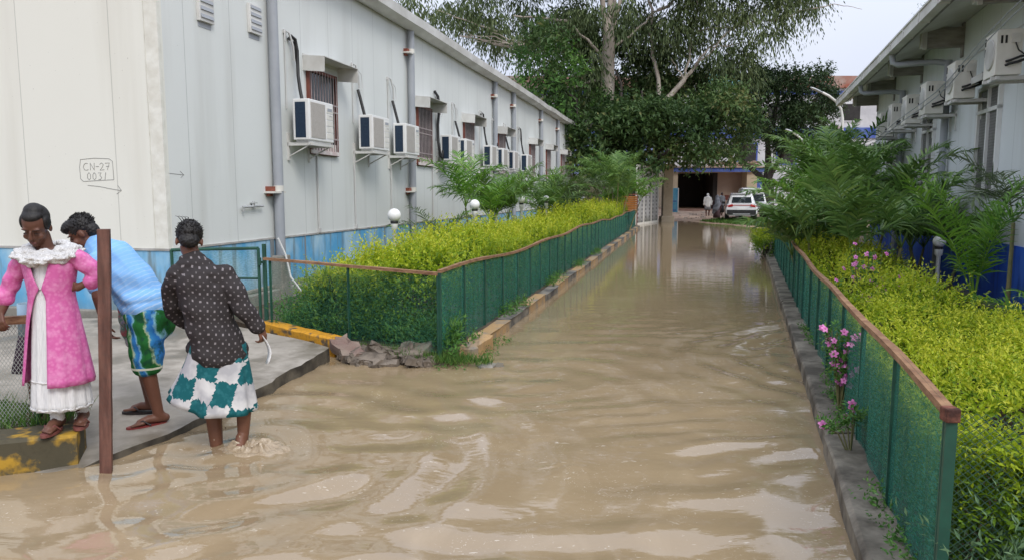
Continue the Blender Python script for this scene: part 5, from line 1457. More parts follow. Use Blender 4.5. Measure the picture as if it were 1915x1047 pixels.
face_parts(g1, HM)
mb = MB(); mb.M = HM
mb.ell((0, .036, .050), (.0785, .084, .085), n=24, m=16); mb.ell((0, .105, .0), (.045, .045, .05)); mb.ell((0, -.004, .094), (.060, .062, .034)); mb.ell((-.068, .010, .03), (.018, .044, .05)); mb.ell((.068, .010, .03), (.018, .044, .05)); mb.ell((0, .03, .10), (.06, .06, .05))
fuse('hair', mb, M_hair, g1, .005, 5)
M_dressw = mat('white crinkled cotton', (.66, .66, .67), (.80, .80, .80), 26, .75, .6, stretch=(5, 5, .35))
M_lace = mat('white lace ruffle', (.66, .65, .64), (.84, .83, .82), 34, .8, 1.0, bdist=.02)
def pink_mat():
    g = G('pink brocade'); v = g.n('TexVoronoi'); g.set(v.inputs['Scale'], 42.); g.t.links.new(g.co((1, 1, 1)), v.inputs['Vector'])
    c = g.mix(g.ramp(v.outputs['Distance'], [(.25, 0.), (.55, 1.)]), (.64, .18, .40), (.57, .115, .33))
    c = g.mix(g.ramp(g.noise(17, 4), [(.46, 0.), (.64, .5)]), c, (.69, .29, .49))
    return g.end(g.bsdf(c, .55, 0, .3, g.bump(g.noise(30, 4), .4, .01)))
M_pinkc2 = pink_mat()
def ring_open(cx, cy, rx, ry, z, a0, a1, n=40, fold=0., k=9, ph=0.):
    out = []
    for i in range(n + 1):
        a = a0 + (a1 - a0) * i / n; f = 1 + fold * math.sin(a * k + ph) + fold * .5 * math.sin(a * (k * 1.7) + 2 * ph)
        out.append((cx + rx * f * math.sin(a), cy - ry * f * math.cos(a), z))
    return out
rings = []
for i in range(17):                              # white inner dress, hips to shin
    t = i / 16; z = .94 - t * .80
    rings.append(ring_open(.005 + .015 * t, .015, .112 + .062 * t, .10 + .06 * t, z + .006 * math.sin(i * 2), math.pi, 2.999 * math.pi, 64, .012 + .045 * t, 15, t))
solid(loft(rings, open_=True).build('dress', M_dressw, g1), .004)
mb = MB()
for z in (.335, .155): mb.tube([(p[0], p[1] - 0, z + .004 * math.sin(k * 1.7)) for k, p in enumerate(ring_open(.018, .015,   .164 if z > .2 else .180, .148 if z > .2 else .162, z, 0, 6.28, 48, .02, 15, .7))], .0075, 6)
mb.build('ruffle_trim', M_lace, g1)
MB().rings([ring_open(0, .015, .105, .098, 1.10, -.8, .8, 14), ring_open(0, .01, .115, .105, .93, -.8, .8, 14)], False, False).build('bodice', M_dressw, g1)
rings = []                                       # pink coat, open at the front, meeting under the bust
for i in range(24):
    t = i / 23; z = 1.155 - t * .845
    rx = np.interp(z, [.31, .6, .88, .97, 1.08, 1.155], [.205, .168, .130, .140, .165, .13]); ry = np.interp(z, [.31, .6, .88, .97, 1.08, 1.155], [.19, .155, .115, .122, .118, .085])
    cx = np.interp(z, [.31, .9, 1.15], [.012, .0, 0.]); xr = np.interp(z, [.31, .6, .88, .94, 1.0, 1.155], [.045, .04, .03, .008, .035, .075]); xl = np.interp(z, [.31, .6, .88, .94, 1.0, 1.155], [-.150, -.110, -.045, -.002, -.035, -.075])
    rings.append(ring_open(cx, .015, rx, ry, z, math.asin((xr - cx) / rx), 2 * math.pi + math.asin((xl - cx) / rx), 56, .008 + .03 * max(0, (.85 - z)), 11, t * 1.5))
solid(loft(rings, open_=True).build('coat', M_pinkc2, g1), .007)
mb = MB()
limb(mb, [(-.165, .02, 1.125), (-.225, .025, 1.03), (-.285, .025, .92), (-.30, .0, .865)], [.062, .058, .054, .058]); limb(mb, [(.16, .02, 1.13), (.235, .045, 1.06), (.295, .06, .995), (.245, .045, .965)], [.062, .06, .056, .054])
mb.ell((-.13, .02, 1.13), (.07, .06, .045)); mb.ell((.13, .02, 1.135), (.07, .06, .045))
fuse('sleeves', mb, M_pinkc2, g1, .007, 5, folds(60, .004))
mb = MB(); pts = []; rr = []
for k in range(44):
    a = 2 * math.pi * k / 43
    pts.append((-.005 + .165 * math.sin(a), .012 - .115 * math.cos(a), 1.165 - .05 * math.cos(a) * (1 if math.cos(a) > 0 else .4) + .014 * math.sin(5 * a))); rr.append(.034 + .004 * math.sin(k * 2.3))
mb.tube(pts, rr, 14); sc = mb
for k in range(130):
    a = random.uniform(0, 6.283); q = random.uniform(.62, 1.28)
    sc.ell((-.005 + .165 * q * math.sin(a), .012 - .125 * q * math.cos(a), 1.205 - .045 * q * math.cos(a) * (1 if math.cos(a) > 0 else .4) - .07 * (q - .6) + random.uniform(-.006, .012)), (.028, .026, .014), n=8, m=6)
fuse('ruffle_scarf', sc, M_lace, g1, .005, 3, folds(150, .0035))
mb = MB(); limb(mb, [(.01, -.03, .24), (.01, -.035, .08)], [.042, .040]); limb(mb, [(.09, .09, .24), (.10, .095, .10)], [.042, .04]); 
for k in range(6): mb.lathe([(.040, 0), (.044, .008), (.040, .016)], (.01, -.034, .07 + k * .017), 14, cap=False)
mb.build('leggings', M_dressw, g1)
M_sandal = mat('reddish sandal', (.14, .04, .035), (.20, .07, .06), 8, .6)
def sandal(t, ankle, ground, fwd, L, m, strap=None):
    f = Vector((fwd[0], fwd[1], 0)).normalized(); s = Vector((-f.y, f.x, 0)); g = Vector((ankle[0], ankle[1], ground)); mb = MB(); poly = []
    for k in range(20):
        a = 2 * math.pi * k / 20; q = g + f * (L * .33 + math.cos(a) * L * .56) + s * math.sin(a) * (.042 + .008 * math.cos(a)); poly.append((q.x, q.y))
    mb.prism(poly, ground - .004, ground + .014); o = mb.build('sandal', m, t)
    st = MB(); tip = g + f * L * .62 + Vector((0, 0, .03))
    for q in (-1, 1): st.tube([g + f * L * .25 + s * q * .042 + Vector((0, 0, .014)), g + f * L * .45 + s * q * .03 + Vector((0, 0, .052)), tip], .0065, 6)
    st.build('strap', strap or m, o)
sandal(g1, (.01, -.04), .004, (.06, -1), .20, M_sandal); sandal(g1, (.10, .10), .004, (.35, -1), .20, M_sandal)

# ---------- child mostly hidden behind the girl
g0 = thing('person', 'child in dark purple clothes mostly hidden behind girl in pink', 'person', (-3.33, 5.20, .17))
mb = MB(); limb(mb, [(0, 0, .70), (0, 0, .45)], [.10, .11])
for sx in (-.06, .06): limb(mb, [(sx, 0, .45), (sx, 0, .05)], [.06, .036]); foot(mb, (sx, 0, .06), 0, (0, -1, 0), .18)
head_geo(mb, head_M((.03, -.02, .93), 0, R(10), 0, .92)); limb(mb, [(0, 0, .85), (0, .0, .72)], .04)
fuse('body', mb, SK1, g0, .009, 4)
solid(loft([ring_open(0, 0, .12, .09, .80, 0, 6.283, 32, .01, 7), ring_open(0, 0, .125, .1, .62, 0, 6.283, 32, .01, 7), ring_open(-.02, 0, .17, .14, .34, 0, 6.283, 32, .05, 7, .4)], open_=True).build('tunic', mat('dark purple cloth', (.05, .025, .05), (.09, .05, .09), 9, .8), g0))
solid(loft([ring_open(0, 0, .125, .095, .82, 0, 6.283, 24), ring_open(0, 0, .13, .105, .60, 0, 6.283, 24, .01)], open_=True).build('top', mat('pale blue cloth', (.30, .42, .52), None, 9, .8), g0))
mb = MB(); mb.M = head_M((.03, -.02, .93), 0, R(10), 0, .92); mb.ell((0, .022, .042), (.080, .094, .090)); fuse('hair', mb, M_hair, g0, .01, 3)

# ---------- man bending in sky blue striped tee
B2 = Vector((-2.77, 5.50, .06))
g2 = thing('person', 'man in sky blue striped tee bending low behind brown post', 'person', B2)
mb = MB()
HM2 = head_M((-.37, -.02, 1.40), R(-78), R(38), 0, 1.04)
head_geo(mb, HM2)
limb(mb, [(-.33, -.0, 1.36), (-.25, .0, 1.29)], [.058, .062])
limb(mb, [(-.22, .0, 1.24), (-.06, .0, 1.08), (.04, .02, .88)], [.125, .13, .135])
limb(mb, [(-.21, -.14, 1.20), (-.20, .16, 1.22)], .06)
limb(mb, [(-.205, -.17, 1.18), (-.175, -.22, .96), (-.145, -.20, .755)], [.056, .042, .030]); hand(mb, (-.145, -.20, .765), (.18, .12, -.98), -1, (.9, .3, .2), .17, .55)
limb(mb, [(-.19, .19, 1.18), (-.21, .26, .97), (-.17, .18, .76)], [.054, .042, .030]); hand(mb, (-.17, .18, .77), (.1, -.2, -.97), 1, (.9, -.3, .1), .17, .6)
limb(mb, [(.08, -.08, .84), (.07, -.10, .47), (.14, -.08, .07)], [.105, .066, .038]); foot(mb, (.14, -.08, .07), -.0, (-.75, -.55, 0), .25)
limb(mb, [(.04, .12, .84), (-.06, .12, .47), (-.035, .17, .075)], [.10, .064, .038]); foot(mb, (-.035, .17, .075), .02, (-1, -.08, 0), .25)
fuse('body', mb, SK2, g2, .0065, 4)
face_parts(g2, HM2)
mb = MB(); mb.M = HM2
mb.ell((0, .022, .045), (.080, .096, .088), n=20, m=14); mb.ell((0, -.045, .095), (.055, .05, .028)); mb.ell((0, .06, -.01), (.066, .05, .07))
mb.ell((0, -.03, .085), (.07, .07, .045))
ho = fuse('hair', mb, M_hair, g2, .005, 3, fuzz); mb = MB(); strands(mb, HM2, 700, 4, .011, -.2, -.2, r=.0028); mb.build('hair_strands', M_hair, ho)
mb = MB(); mb.M = HM2; mb.ell((0, -.052, -.082), (.045, .042, .036)); fuse('beard', mb, mat('short beard', (.02, .014, .012), (.05, .025, .018), 50, .8), g2, .006, 2)
def tee_mat():
    g = G('sky blue striped jersey'); x = g.xyz()
    d = g.math('ADD', g.math('MULTIPLY', x[2], .82), g.math('MULTIPLY', x[0], -.5))
    wv = g.math('SINE', g.math('ADD', g.math('MULTIPLY', d, 210.), g.math('MULTIPLY', g.noise(7, 3), 10.)))
    low = g.ramp(d, [(.60, 1.), (1.02, .25)])
    c = g.mix(g.math('MULTIPLY', g.ramp(wv, [(.5, 0.), (.9, 1.)]), low), (.22, .45, .78), (.40, .57, .78))
    c = g.mix(g.math('MULTIPLY', g.ramp(g.noise(11, 4), [(.45, 0.), (.7, 1.)]), .3), c, (.13, .30, .62))
    return g.end(g.bsdf(c, .8, 0, .2, g.bump(g.noise(60, 2), .2, .004)))
mb = MB()
limb(mb, [(-.275, .0, 1.295), (-.20, .0, 1.235), (-.06, .0, 1.07), (.05, .02, .86), (.065, .02, .80)], [.10, .152, .165, .175, .172]); limb(mb, [(-.19, -.13, 1.20), (-.18, .15, 1.22)], .085); mb.ell((-.08, -.0, .95), (.10, .13, .10)); mb.ell((.07, -.02, .86), (.165, .185, .10)); mb.ell((.04, -.02, .93), (.16, .175, .10))
limb(mb, [(-.20, -.15, 1.18), (-.19, -.20, 1.04)], [.078, .070]); limb(mb, [(-.19, .17, 1.18), (-.20, .22, 1.05)], [.078, .070])
fuse('tee_shirt', mb, tee_mat(), g2, .008, 6, folds(34, .007, 1.))
def shorts_mat():
    g = G('tie dyed green and blue cloth'); v = g.co((1, 1, .8)); x = g.xyz()
    n1 = g.math('ADD', g.math('ADD', g.math('MULTIPLY', x[0], 7.5), g.math('MULTIPLY', x[2], 1.2)), g.math('MULTIPLY', g.noise(11, 5, v), .9))
    c = g.ramp(g.math('FRACT', n1), [(.0, (.012, .10, .02)), (.26, (.015, .12, .028)), (.34, (.36, .46, .28)), (.42, (.035, .20, .40)), (.66, (.02, .14, .42)), (.76, (.20, .42, .52)), (.84, (.015, .13, .04)), (1., (.012, .09, .02))])
    c = g.mix(g.ramp(g.noise(14, 4), [(.55, 0.), (.63, .7)]), c, (.008, .045, .03))
    hem = g.math('LESS_THAN', g.math('ABSOLUTE', g.math('SUBTRACT', x[2], .425)), .008)
    return g.end(g.bsdf(g.mix(hem, c, (.6, .62, .5)), .85, 0, .2))
mb = MB()
limb(mb, [(.05, .02, .86), (.075, .02, .74)], [.155, .172]); mb.ell((.08, -.04, .80), (.165, .165, .12))
limb(mb, [(.09, -.07, .76), (.085, -.09, .60), (.085, -.10, .46)], [.135, .125, .112]); limb(mb, [(.02, .12, .76), (-.03, .13, .62), (-.055, .13, .53)], [.125, .115, .10])
fuse('folded_lungi', mb, shorts_mat(), g2, .008, 5, folds(40, .007, 2.))
M_flip = mat('red rubber sandal', (.16, .02, .02), (.22, .035, .03), 8, .55); M_flipb = mat('black rubber sandal', (.02, .015, .015), None, 8, .55)
sandal(g2, (.14, -.08), -.014, (-.75, -.55), .25, M_flip, M_flipb); sandal(g2, (-.035, .17), .002, (-1, -.08), .25, M_flipb)
MB().tube([(-.150 + .034 * math.cos(a), -.20 + .034 * math.sin(a), .80) for a in [k * .4 for k in range(17)]], .006, 6).build('bracelet', mat('brass', (.6, .4, .12), None, 4, .3, metal=.9), g2)
# cloth bundle beyond his hands
mb = MB(); limb(mb, [(0, 0, .20), (.02, 0, .0), (.05, 0, -.14)], [.05, .07, .06])
gcl = G('patterned cloth'); gc_ = gcl.ramp(gcl.noise(13, 3), [(.35, (.30, .05, .06)), (.48, (.06, .16, .12)), (.56, (.35, .30, .28)), (.66, (.08, .10, .30))])
o = fuse('cloth_bundle', mb, gcl.end(gcl.bsdf(gc_, .85)), None, .009, 3, folds(50, .008)); o.location = B2 + Vector((-.22, .22, .70))
tag(o, 'red and green patterned cloth held in front of bending man', 'cloth')

# ---------- man in dark patterned shirt wading away
B3 = Vector((-1.975, 5.10, 0))
g3 = thing('person', 'man in dark dotted shirt and checked lungi wading with his back turned', 'person', B3)
mb = MB()
HM3 = head_M((-.255, .07, 1.425), R(180 + 24), R(22), R(-4), 1.03)
head_geo(mb, HM3)
limb(mb, [(-.245, .06, 1.35), (-.215, .04, 1.24)], [.056, .054])
limb(mb, [(-.17, .02, 1.14), (-.12, .0, .95), (-.06, -.0, .68)], [.10, .12, .14])
limb(mb, [(-.34, .02, 1.16), (.0, .02, 1.17)], .05)
limb(mb, [(.01, .02, 1.17), (.12, -.02, .98), (.215, .02, .835)], [.056, .042, .030]); hand(mb, (.215, .02, .84), (.35, .15, -.9), 1, (-.8, .35, -.3), .175, .75)
limb(mb, [(-.36, .03, 1.15), (-.41, .12, .93), (-.335, .22, .81)], [.056, .042, .030]); hand(mb, (-.335, .22, .81), (.3, .5, -.75), -1, (.6, -.4, -.2), .17, .5)
limb(mb, [(-.12, .0, .66), (-.13, .02, .36), (-.105, -.0, .02), (-.10, -.0, -.10)], [.10, .066, .045, .036]); foot(mb, (-.10, .0, -.06), -.14, (-.2, 1, 0), .25)
limb(mb, [(.02, .0, .66), (.10, .02, .36), (.088, .0, .08), (.08, -.03, .0)], [.10, .062, .040, .034]); foot(mb, (.08, -.03, .06), -.02, (-.1, 1, 0), .24)
fuse('body', mb, SK3, g3, .0065, 4)
face_parts(g3, HM3)
mb = MB(); mb.M = HM3
mb.ell((0, .026, .045), (.084, .098, .090), n=20, m=14); mb.ell((0, .072, -.02), (.064, .045, .055)); mb.ell((0, -.045, .095), (.06, .05, .03))
ho = fuse('hair', mb, M_hair, g3, .005, 3, fuzz); mb = MB(); strands(mb, HM3, 900, 8, .011, -.5, -.1, r=.0028)
for k in range(4): mb.tube([HM3 @ Vector((.0 + .015 * k, .03, .12)), HM3 @ Vector((.01 + .02 * k, .03, .155)), HM3 @ Vector((.03 + .02 * k, .04, .158))], [.003, .0025, .001], 4)
mb.build('hair_strands', M_hair, ho)
def shirt_mat():
    g = G('dark shirt with pale squares'); x = g.xyz()
    ns = g.math('MULTIPLY', g.noise(5, 2), .06)
    U = g.math('DIVIDE', g.math('ADD', g.math('ADD', x[0], g.math('MULTIPLY', x[1], .7)), g.math('ADD', ns, g.math('MULTIPLY', x[2], -.12))), .054)
    Vv = g.math('DIVIDE', g.math('ADD', g.math('ADD', x[2], ns), g.math('MULTIPLY', x[0], .12)), .054)
    def dot(du, dv, s):
        a = g.math('ABSOLUTE', g.math('SUBTRACT', g.math('FRACT', g.math('ADD', U, du + 20)), .5)); b = g.math('ABSOLUTE', g.math('SUBTRACT', g.math('FRACT', g.math('ADD', Vv, dv + 20)), .5))
        return g.math('LESS_THAN', g.math('MAXIMUM', a, b), s)
    big = dot(0, 0, .125); sm = dot(.5, .5, .085)
    c = g.mix(g.noise(8, 4), (.024, .020, .021), (.046, .040, .040))
    c = g.mix(big, c, (.22, .20, .205)); c = g.mix(sm, c, (.13, .118, .12))
    return g.end(g.bsdf(c, .8, 0, .2, g.bump(g.noise(14, 4), .3, .01)))
M_shirt = shirt_mat()
mb = MB()
limb(mb, [(-.225, .045, 1.285), (-.19, .03, 1.19), (-.125, .0, .95), (-.085, .0, .78), (-.055, -.005, .665)], [.078, .145, .160, .172, .188]); limb(mb, [(-.33, .02, 1.165), (-.01, .02, 1.185)], .088); mb.ell((-.205, .035, 1.26), (.125, .105, .06)); mb.ell((-.20, .03, 1.225), (.185, .112, .06)); mb.ell((-.30, .02, 1.20), (.09, .10, .05)); mb.ell((-.08, .02, 1.21), (.10, .10, .05)); mb.ell((-.23, .02, 1.05), (.10, .12, .14)); mb.ell((-.05, .02, 1.05), (.10, .12, .14)); mb.ell((-.17, .04, .70), (.12, .14, .09)); mb.ell((.03, .02, .68), (.10, .14, .075))
limb(mb, [(.0, .02, 1.17), (.065, .0, 1.08), (.13, -.02, .975), (.20, .01, .865)], [.082, .074, .066, .058]); limb(mb, [(-.345, .03, 1.15), (-.395, .08, 1.03), (-.412, .12, .92), (-.345, .21, .83)], [.084, .076, .066, .056])
limb(mb, [(.19, .005, .875), (.207, .015, .852)], [.062, .062])
sh = fuse('shirt', mb, M_shirt, g3, .007, 5, folds(30, .008, .5))
mb = MB()
for k in range(10):
    pass
pts = []
for k in range(14):
    a = R(205) + R(310) * k / 13 - R(90); pts.append((-.232 + .070 * math.cos(a), .052 + .066 * math.sin(a), 1.305 + .012 * math.sin(a)))
mb.tube(pts, [.012] + [.02] * 12 + [.012], 8); mb.build('collar', M_shirt, sh)
def lungi_mat():
    g = G('white lungi with teal blocks'); x = g.xyz()
    jx = g.math('MULTIPLY', g.math('SUBTRACT', g.noise(1.0, 3, g.co((38, 20, 9))), .5), .10)
    jz = g.math('MULTIPLY', g.math('SUBTRACT', g.noise(1.0, 3, g.co((4, 4, 60))), .5), .05)
    sw = g.math('MULTIPLY', g.math('SUBTRACT', g.noise(3.2, 1), .5), .10)
    U = g.math('ADD', g.math('ADD', x[0], g.math('MULTIPLY', x[2], -.28)), g.math('ADD', jz, sw))
    W = g.math('ADD', g.math('ADD', x[2], g.math('MULTIPLY', x[0], .22)), g.math('ADD', jx, sw))
    A = g.math('LESS_THAN', g.math('FRACT', g.math('ADD', g.math('DIVIDE', U, .27), 10.62)), .5)
    Bq = g.math('LESS_THAN', g.math('FRACT', g.math('ADD', g.math('DIVIDE', W, .33), 10.55)), .5)
    tl = g.math('ABSOLUTE', g.math('SUBTRACT', A, Bq))
    c = g.mix(g.ramp(g.noise(6, 3), [(.42, 0.), (.62, 1.)]), (.62, .615, .61), (.40, .40, .42))
    c = g.mix(tl, c, (.010, .105, .12))
    c = g.mix(g.math('MULTIPLY', g.ramp(g.noise(26, 4), [(.5, 0.), (.66, .8)]), tl), c, (.03, .17, .19))
    return g.end(g.bsdf(c, .85, 0, .2, g.bump(g.noise(40, 3), .2, .004)))
rings = []
for i in range(15):
    t = i / 14; z = .72 - t * .455
    cx = -.06 - .025 * t; lf = .04 * t ** 1.5
    r = ring_open(cx, -.0, .178 + .085 * t, .15 + .05 * t, z, math.pi, math.pi * 2.999, 72, .008 + .05 * t, 7, .8 + t * .6)
    rings.append([(p[0] - (lf * 1.6 if p[0] < cx - .08 else 0) * min(1, (cx - .08 - p[0]) / .1 if p[0] < cx - .08 else 0), p[1], p[2] + (.10 * t * max(0, min(1, (cx - .05 - p[0]) / .25)) - .022 * t * math.sin((p[0] + .2) * 5))) for p in r])
solid(loft(rings, open_=True).build('lungi', lungi_mat(), g3), .006)
# sheet of paper in his right hand
mb = MB(); n = 9; V = []
for i in range(n):
    t = i / (n - 1); a = -.5 + t * 1.9
    for w2 in (0, .055 + .02 * math.sin(t * 3)): V.append((.015 + .055 * math.sin(t * 2.6) + w2 * -.55, .0 + w2 * .7, -.20 * t))
mb.add(V, [(2 * i, 2 * i + 1, 2 * i + 3, 2 * i + 2) for i in range(n - 1)], True)
o = solid(mb.build('paper_sheet', mat('white paper', (.78, .78, .78), None, 6, .7), loc=B3 + Vector((.235, .0, .775))), .002)
tag(o, 'curled white paper sheet held by man in dotted shirt', 'paper')
# splash of muddy water thrown up by his foot
mb = MB(); rd = random.Random(12); N1, N2 = 16, 56; V = []
ang = [rd.uniform(.5, 1.25) for _ in range(N2)]; ang = [(ang[k - 1] + ang[k] * 2 + ang[(k + 1) % N2]) / 4 for k in range(N2)]
for i in range(N1 + 1):
    t = i / N1
    for k in range(N2):
        a = 2 * math.pi * k / N2; q = .175 * t * (.75 + .4 * ang[k])
        h = .045 * ang[k] ** 2 * math.exp(-((t - .42) / .22) ** 2) * (1 + .5 * math.sin(k * 1.9 + 9 * t) + rd.uniform(-.3, .3)) + .018 * math.exp(-((t - .8) / .12) ** 2) - .02 * t + .012
        V.append((q * math.cos(a) * 1.35 + .03 * t, q * math.sin(a), h if t < 1 else -.03))
mb.add(V, [(i * N2 + k, i * N2 + (k + 1) % N2, (i + 1) * N2 + (k + 1) % N2, (i + 1) * N2 + k) for i in range(N1) for k in range(N2)], True)
for k in range(26):
    a = rd.uniform(0, 6.283); q = rd.uniform(.05, .24); r = rd.uniform(.002, .0055); mb.ell((q * math.cos(a) * 1.3, q * math.sin(a), rd.uniform(.02, .12)), (r, r, r * 1.6), n=7, m=5)
M_spl = G('frothy muddy water'); M_spl = M_spl.end(M_spl.bsdf(M_spl.mix(M_spl.noise(30, 4), (.27, .195, .115), (.43, .345, .24)), .05, 0, .6, M_spl.bump(M_spl.noise(40, 3), .6, .02)))
o = mb.build('water_splash', M_spl, sub=1); o.location = B3 + Vector((.16, -.08, -.004)); tag(o, kind='stuff')

# ---------- people far down the lane
def walker(label, loc, s, yaw, cloth, name_c, top_z, skirt_z, legs_m, hair_m, robe=None, parts=()):
    t = thing('person', label, 'person', loc, yaw)
    mb = MB(); head_geo(mb, head_M((0, -.02, 1.53 * s), 0, R(8), 0, 1.05)); limb(mb, [(0, .01, 1.46 * s), (0, .02, 1.36 * s)], .055)
    limb(mb, [(0, .02, 1.3 * s), (0, .02, .9 * s)], [.14, .13]); limb(mb, [(-.17, .02, 1.34 * s), (.17, .02, 1.34 * s)], .06)
    for q in (-1, 1): limb(mb, [(q * .19, .02, 1.33 * s), (q * .24, .03, 1.05 * s), (q * .24, -.05 * q, .82 * s)], [.055, .042, .03]); hand(mb, (q * .24, -.05 * q, .82 * s), (0, -.1, -1), q, (-q, 0, 0), .17, .5); limb(mb, [(q * .09, .02, .9 * s), (q * .1, -.06 * q, .5 * s), (q * .1, .10 * q, .08)], [.1, .065, .04]); foot(mb, (q * .1, .1 * q, .08), .0, (0, -1, 0), .25)
    fuse('body', mb, SK2, t, .018, 3)
    mb = MB(); mb.M = head_M((0, -.02, 1.53 * s), 0, R(8), 0, 1.07); mb.ell((0, .026, .045), (.082, .096, .090)); mb.ell((0, .07, -.02), (.06, .045, .055)); fuse('cap' if hair_m is M_white else 'hair', mb, hair_m, t, .018, 2)
    mb = MB(); limb(mb, [(0, .02, 1.36 * s), (0, .02, 1.1 * s), (0, .02, top_z)], [.15, .19, .20]); limb(mb, [(-.17, .02, 1.34 * s), (.17, .02, 1.34 * s)], .085)
    for q in (-1, 1): limb(mb, [(q * .18, .02, 1.33 * s), (q * .25, .03, 1.06 * s), (q * .245, -.04 * q, .88 * s)], [.085, .07, .06])
    fuse(name_c, mb, cloth, t, .02, 4, folds(18, .012))
    if legs_m:
        solid(loft([ring_open(0, .02, .19, .15, top_z + .1, 0, 6.28, 28), ring_open(0, .02, .20, .17, (top_z + skirt_z) / 2, 0, 6.28, 28, .03, 6), ring_open(0, .02, .22, .2, skirt_z, 0, 6.28, 28, .06, 6, .5)], open_=True).build('lungi', legs_m, t))
    for f in parts: f(t)
    return t
M_grayc = mat('grey cloth', (.10, .10, .105), (.22, .22, .23), 5, .85); M_darkc = mat('dark maroon cloth', (.03, .015, .018), (.07, .04, .045), 5, .85)
M_kurta = mat('white cotton kurta', (.66, .66, .64), (.8, .8, .78), 4, .8)
walker('man in white shirt and white cap walking away at the lane end', (PW(1323, 405, 53.5).x, 53.5, .08), 1.0, R(175), M_kurta, 'shirt', .80, .5, M_grayc, M_white)
def shawl(t):
    mb = MB(); limb(mb, [(0, .05, 1.5), (-.05, .10, 1.1), (.10, .12, .75), (.22, .12, .55)], [.12, .22, .2, .1]); mb.ell((0, .03, 1.57), (.115, .125, .125)); fuse('shawl', mb, mat('blue grey shawl', (.09, .10, .12), (.20, .21, .24), 4, .85), t, .02, 4, folds(16, .015))
walker('woman wrapped in grey shawl wading at the far end of flooded lane', (PW(1340, 411, 49.2).x, 49.2, -.04), .95, R(170), M_darkc, 'blouse', .80, .18, M_darkc, M_grayc, parts=(shawl,))
walker('person in dark clothes half hidden behind woman in grey shawl', (PW(1349, 404, 55).x, 55, .1), 1.02, R(20), mat('slate shirt', (.20, .22, .24), (.3, .32, .34), 4, .8), 'shirt', .85, .25, M_black, M_hair)
# ------------------------------------------------------------------ parked cars (local: -Y is the end that faces the camera)
M_carw = G('white car paint'); M_carw = M_carw.end(M_carw.bsdf((.74, .75, .76), .22, 0, .5, Coat_Weight=.6))
M_cglass = G('car glass'); M_cglass = M_cglass.end(M_cglass.bsdf((.02, .025, .03), .06, 0, .8))
M_red = mat('red tail lamp', (.35, .01, .01), (.5, .03, .03), 9, .2)
M_bump = mat('black car plastic', (.012, .012, .013), (.03, .03, .03), 9, .55)
M_tyre = mat('tyre rubber', (.012, .012, .012), (.03, .028, .026), 20, .85)
M_lamp = mat('clear lamp', (.55, .58, .6), (.7, .7, .7), 20, .1)
def section(y, w, zs):
    """half widths w at heights zs -> closed ring"""
    return [(-a, y, z) for a, z in zip(w, zs)] + [(a, y, z) for a, z in list(zip(w, zs))[::-1]]
def wheel(t, x, y, r=.33):
    s = 1 if x > 0 else -1
    o = MB(); o.lathe([(r * .62, -.10), (r * .92, -.105), (r, -.07), (r, .07), (r * .92, .105), (r * .62, .10)], (0, 0, 0), 24, cap=False)
    q = o.build('wheel', M_tyre, t, loc=(x, y, r)); q.rotation_euler = (0, R(90), 0)
    d = MB(); d.lathe([(r * .63, .06 * s), (r * .55, .075 * s), (r * .15, .06 * s), (.02, .09 * s)], (0, 0, 0), 20)
    for k in range(5): d.cbox((math.cos(k * 1.257) * r * .36, math.sin(k * 1.257) * r * .36, .085 * s), (r * .5, .05, .03), (0, 0, k * 1.257))
    d.build('rim', M_steel, q)
def car(label, loc, rz, body, cabin, glass, extra):
    t = thing('parked_car', label, 'car', loc, rz)
    MB().rings(body, True, True, False).build('body', M_carw, t, .05)
    MB().rings(cabin, True, True, False).build('roof', M_carw, t, .04)
    for nm, qs in glass:
        MB().add(qs, [tuple(range(len(qs)))]).build(nm, M_cglass, t)
    extra(t)
    return t
zb = (.30, .42, .72, .98)
body = [section(-2.0, (.70, .82, .83, .74), zb), section(-1.9, (.74, .88, .89, .80), zb), section(-1.3, (.76, .90, .90, .84), zb), section(.6, (.76, .90, .90, .84), zb), section(1.5, (.74, .88, .87, .78), (.30, .42, .70, .90)), section(2.05, (.66, .78, .76, .66), (.32, .42, .64, .80))]
zc = (.95, 1.0, 1.42, 1.56)
cabin = [section(-1.92, (.74, .74, .62, .50), (.95, .98, 1.02, 1.04)), section(-1.45, (.78, .78, .63, .54), (.95, 1.0, 1.44, 1.55)), section(-.6, (.80, .80, .66, .58), (.95, 1.0, 1.47, 1.60)), section(.4, (.80, .80, .64, .56), (.95, 1.0, 1.44, 1.56)), section(1.15, (.76, .76, .70, .60), (.92, .94, .96, .98))]
def x1(t):
    MB().cbox((0, -2.02, .50), (1.62, .12, .28)).build('bumper', M_bump, t, .03)
    MB().cbox((0, -2.09, .40), (.95, .03, .05)).build('skid_plate', M_steel, t)
    for s in (-1, 1): MB().cbox((s * .66, -1.975, .86), (.36, .10, .13), (0, s * .25, s * .25)).build('tail_light', M_red, t, .02)
    MB().cbox((0, -1.99, .90), (1.0, .05, .035)).build('light_bar', M_red, t)
    MB().cbox((0, -2.0, .70), (.52, .03, .12)).build('number_plate', M_white, t)
    MB().cbox((0, -1.50, 1.575), (1.02, .22, .04)).build('spoiler', M_carw, t, .012)
    for s in (-1, 1):
        wheel(t, s * .78, -1.25); wheel(t, s * .78, 1.3)
        MB().cbox((s * .98, .75, 1.02), (.2, .12, .13)).build('mirror', M_bump, t, .03)
    MB().tube([(-.45, -1.60, 1.30), (.05, -1.67, 1.12)], .01, 5).build('wiper', M_bump, t)
rear = [(-.56, -1.93, 1.03), (.56, -1.93, 1.03), (.50, -1.475, 1.48), (-.50, -1.475, 1.48)]
rear = [(x, y - .02, z + .01) for x, y, z in rear]
sideg = lambda s: [(s * .81, -1.2, 1.02), (s * .815, 1.0, 1.0), (s * .665, .4, 1.42), (s * .675, -1.2, 1.43)]
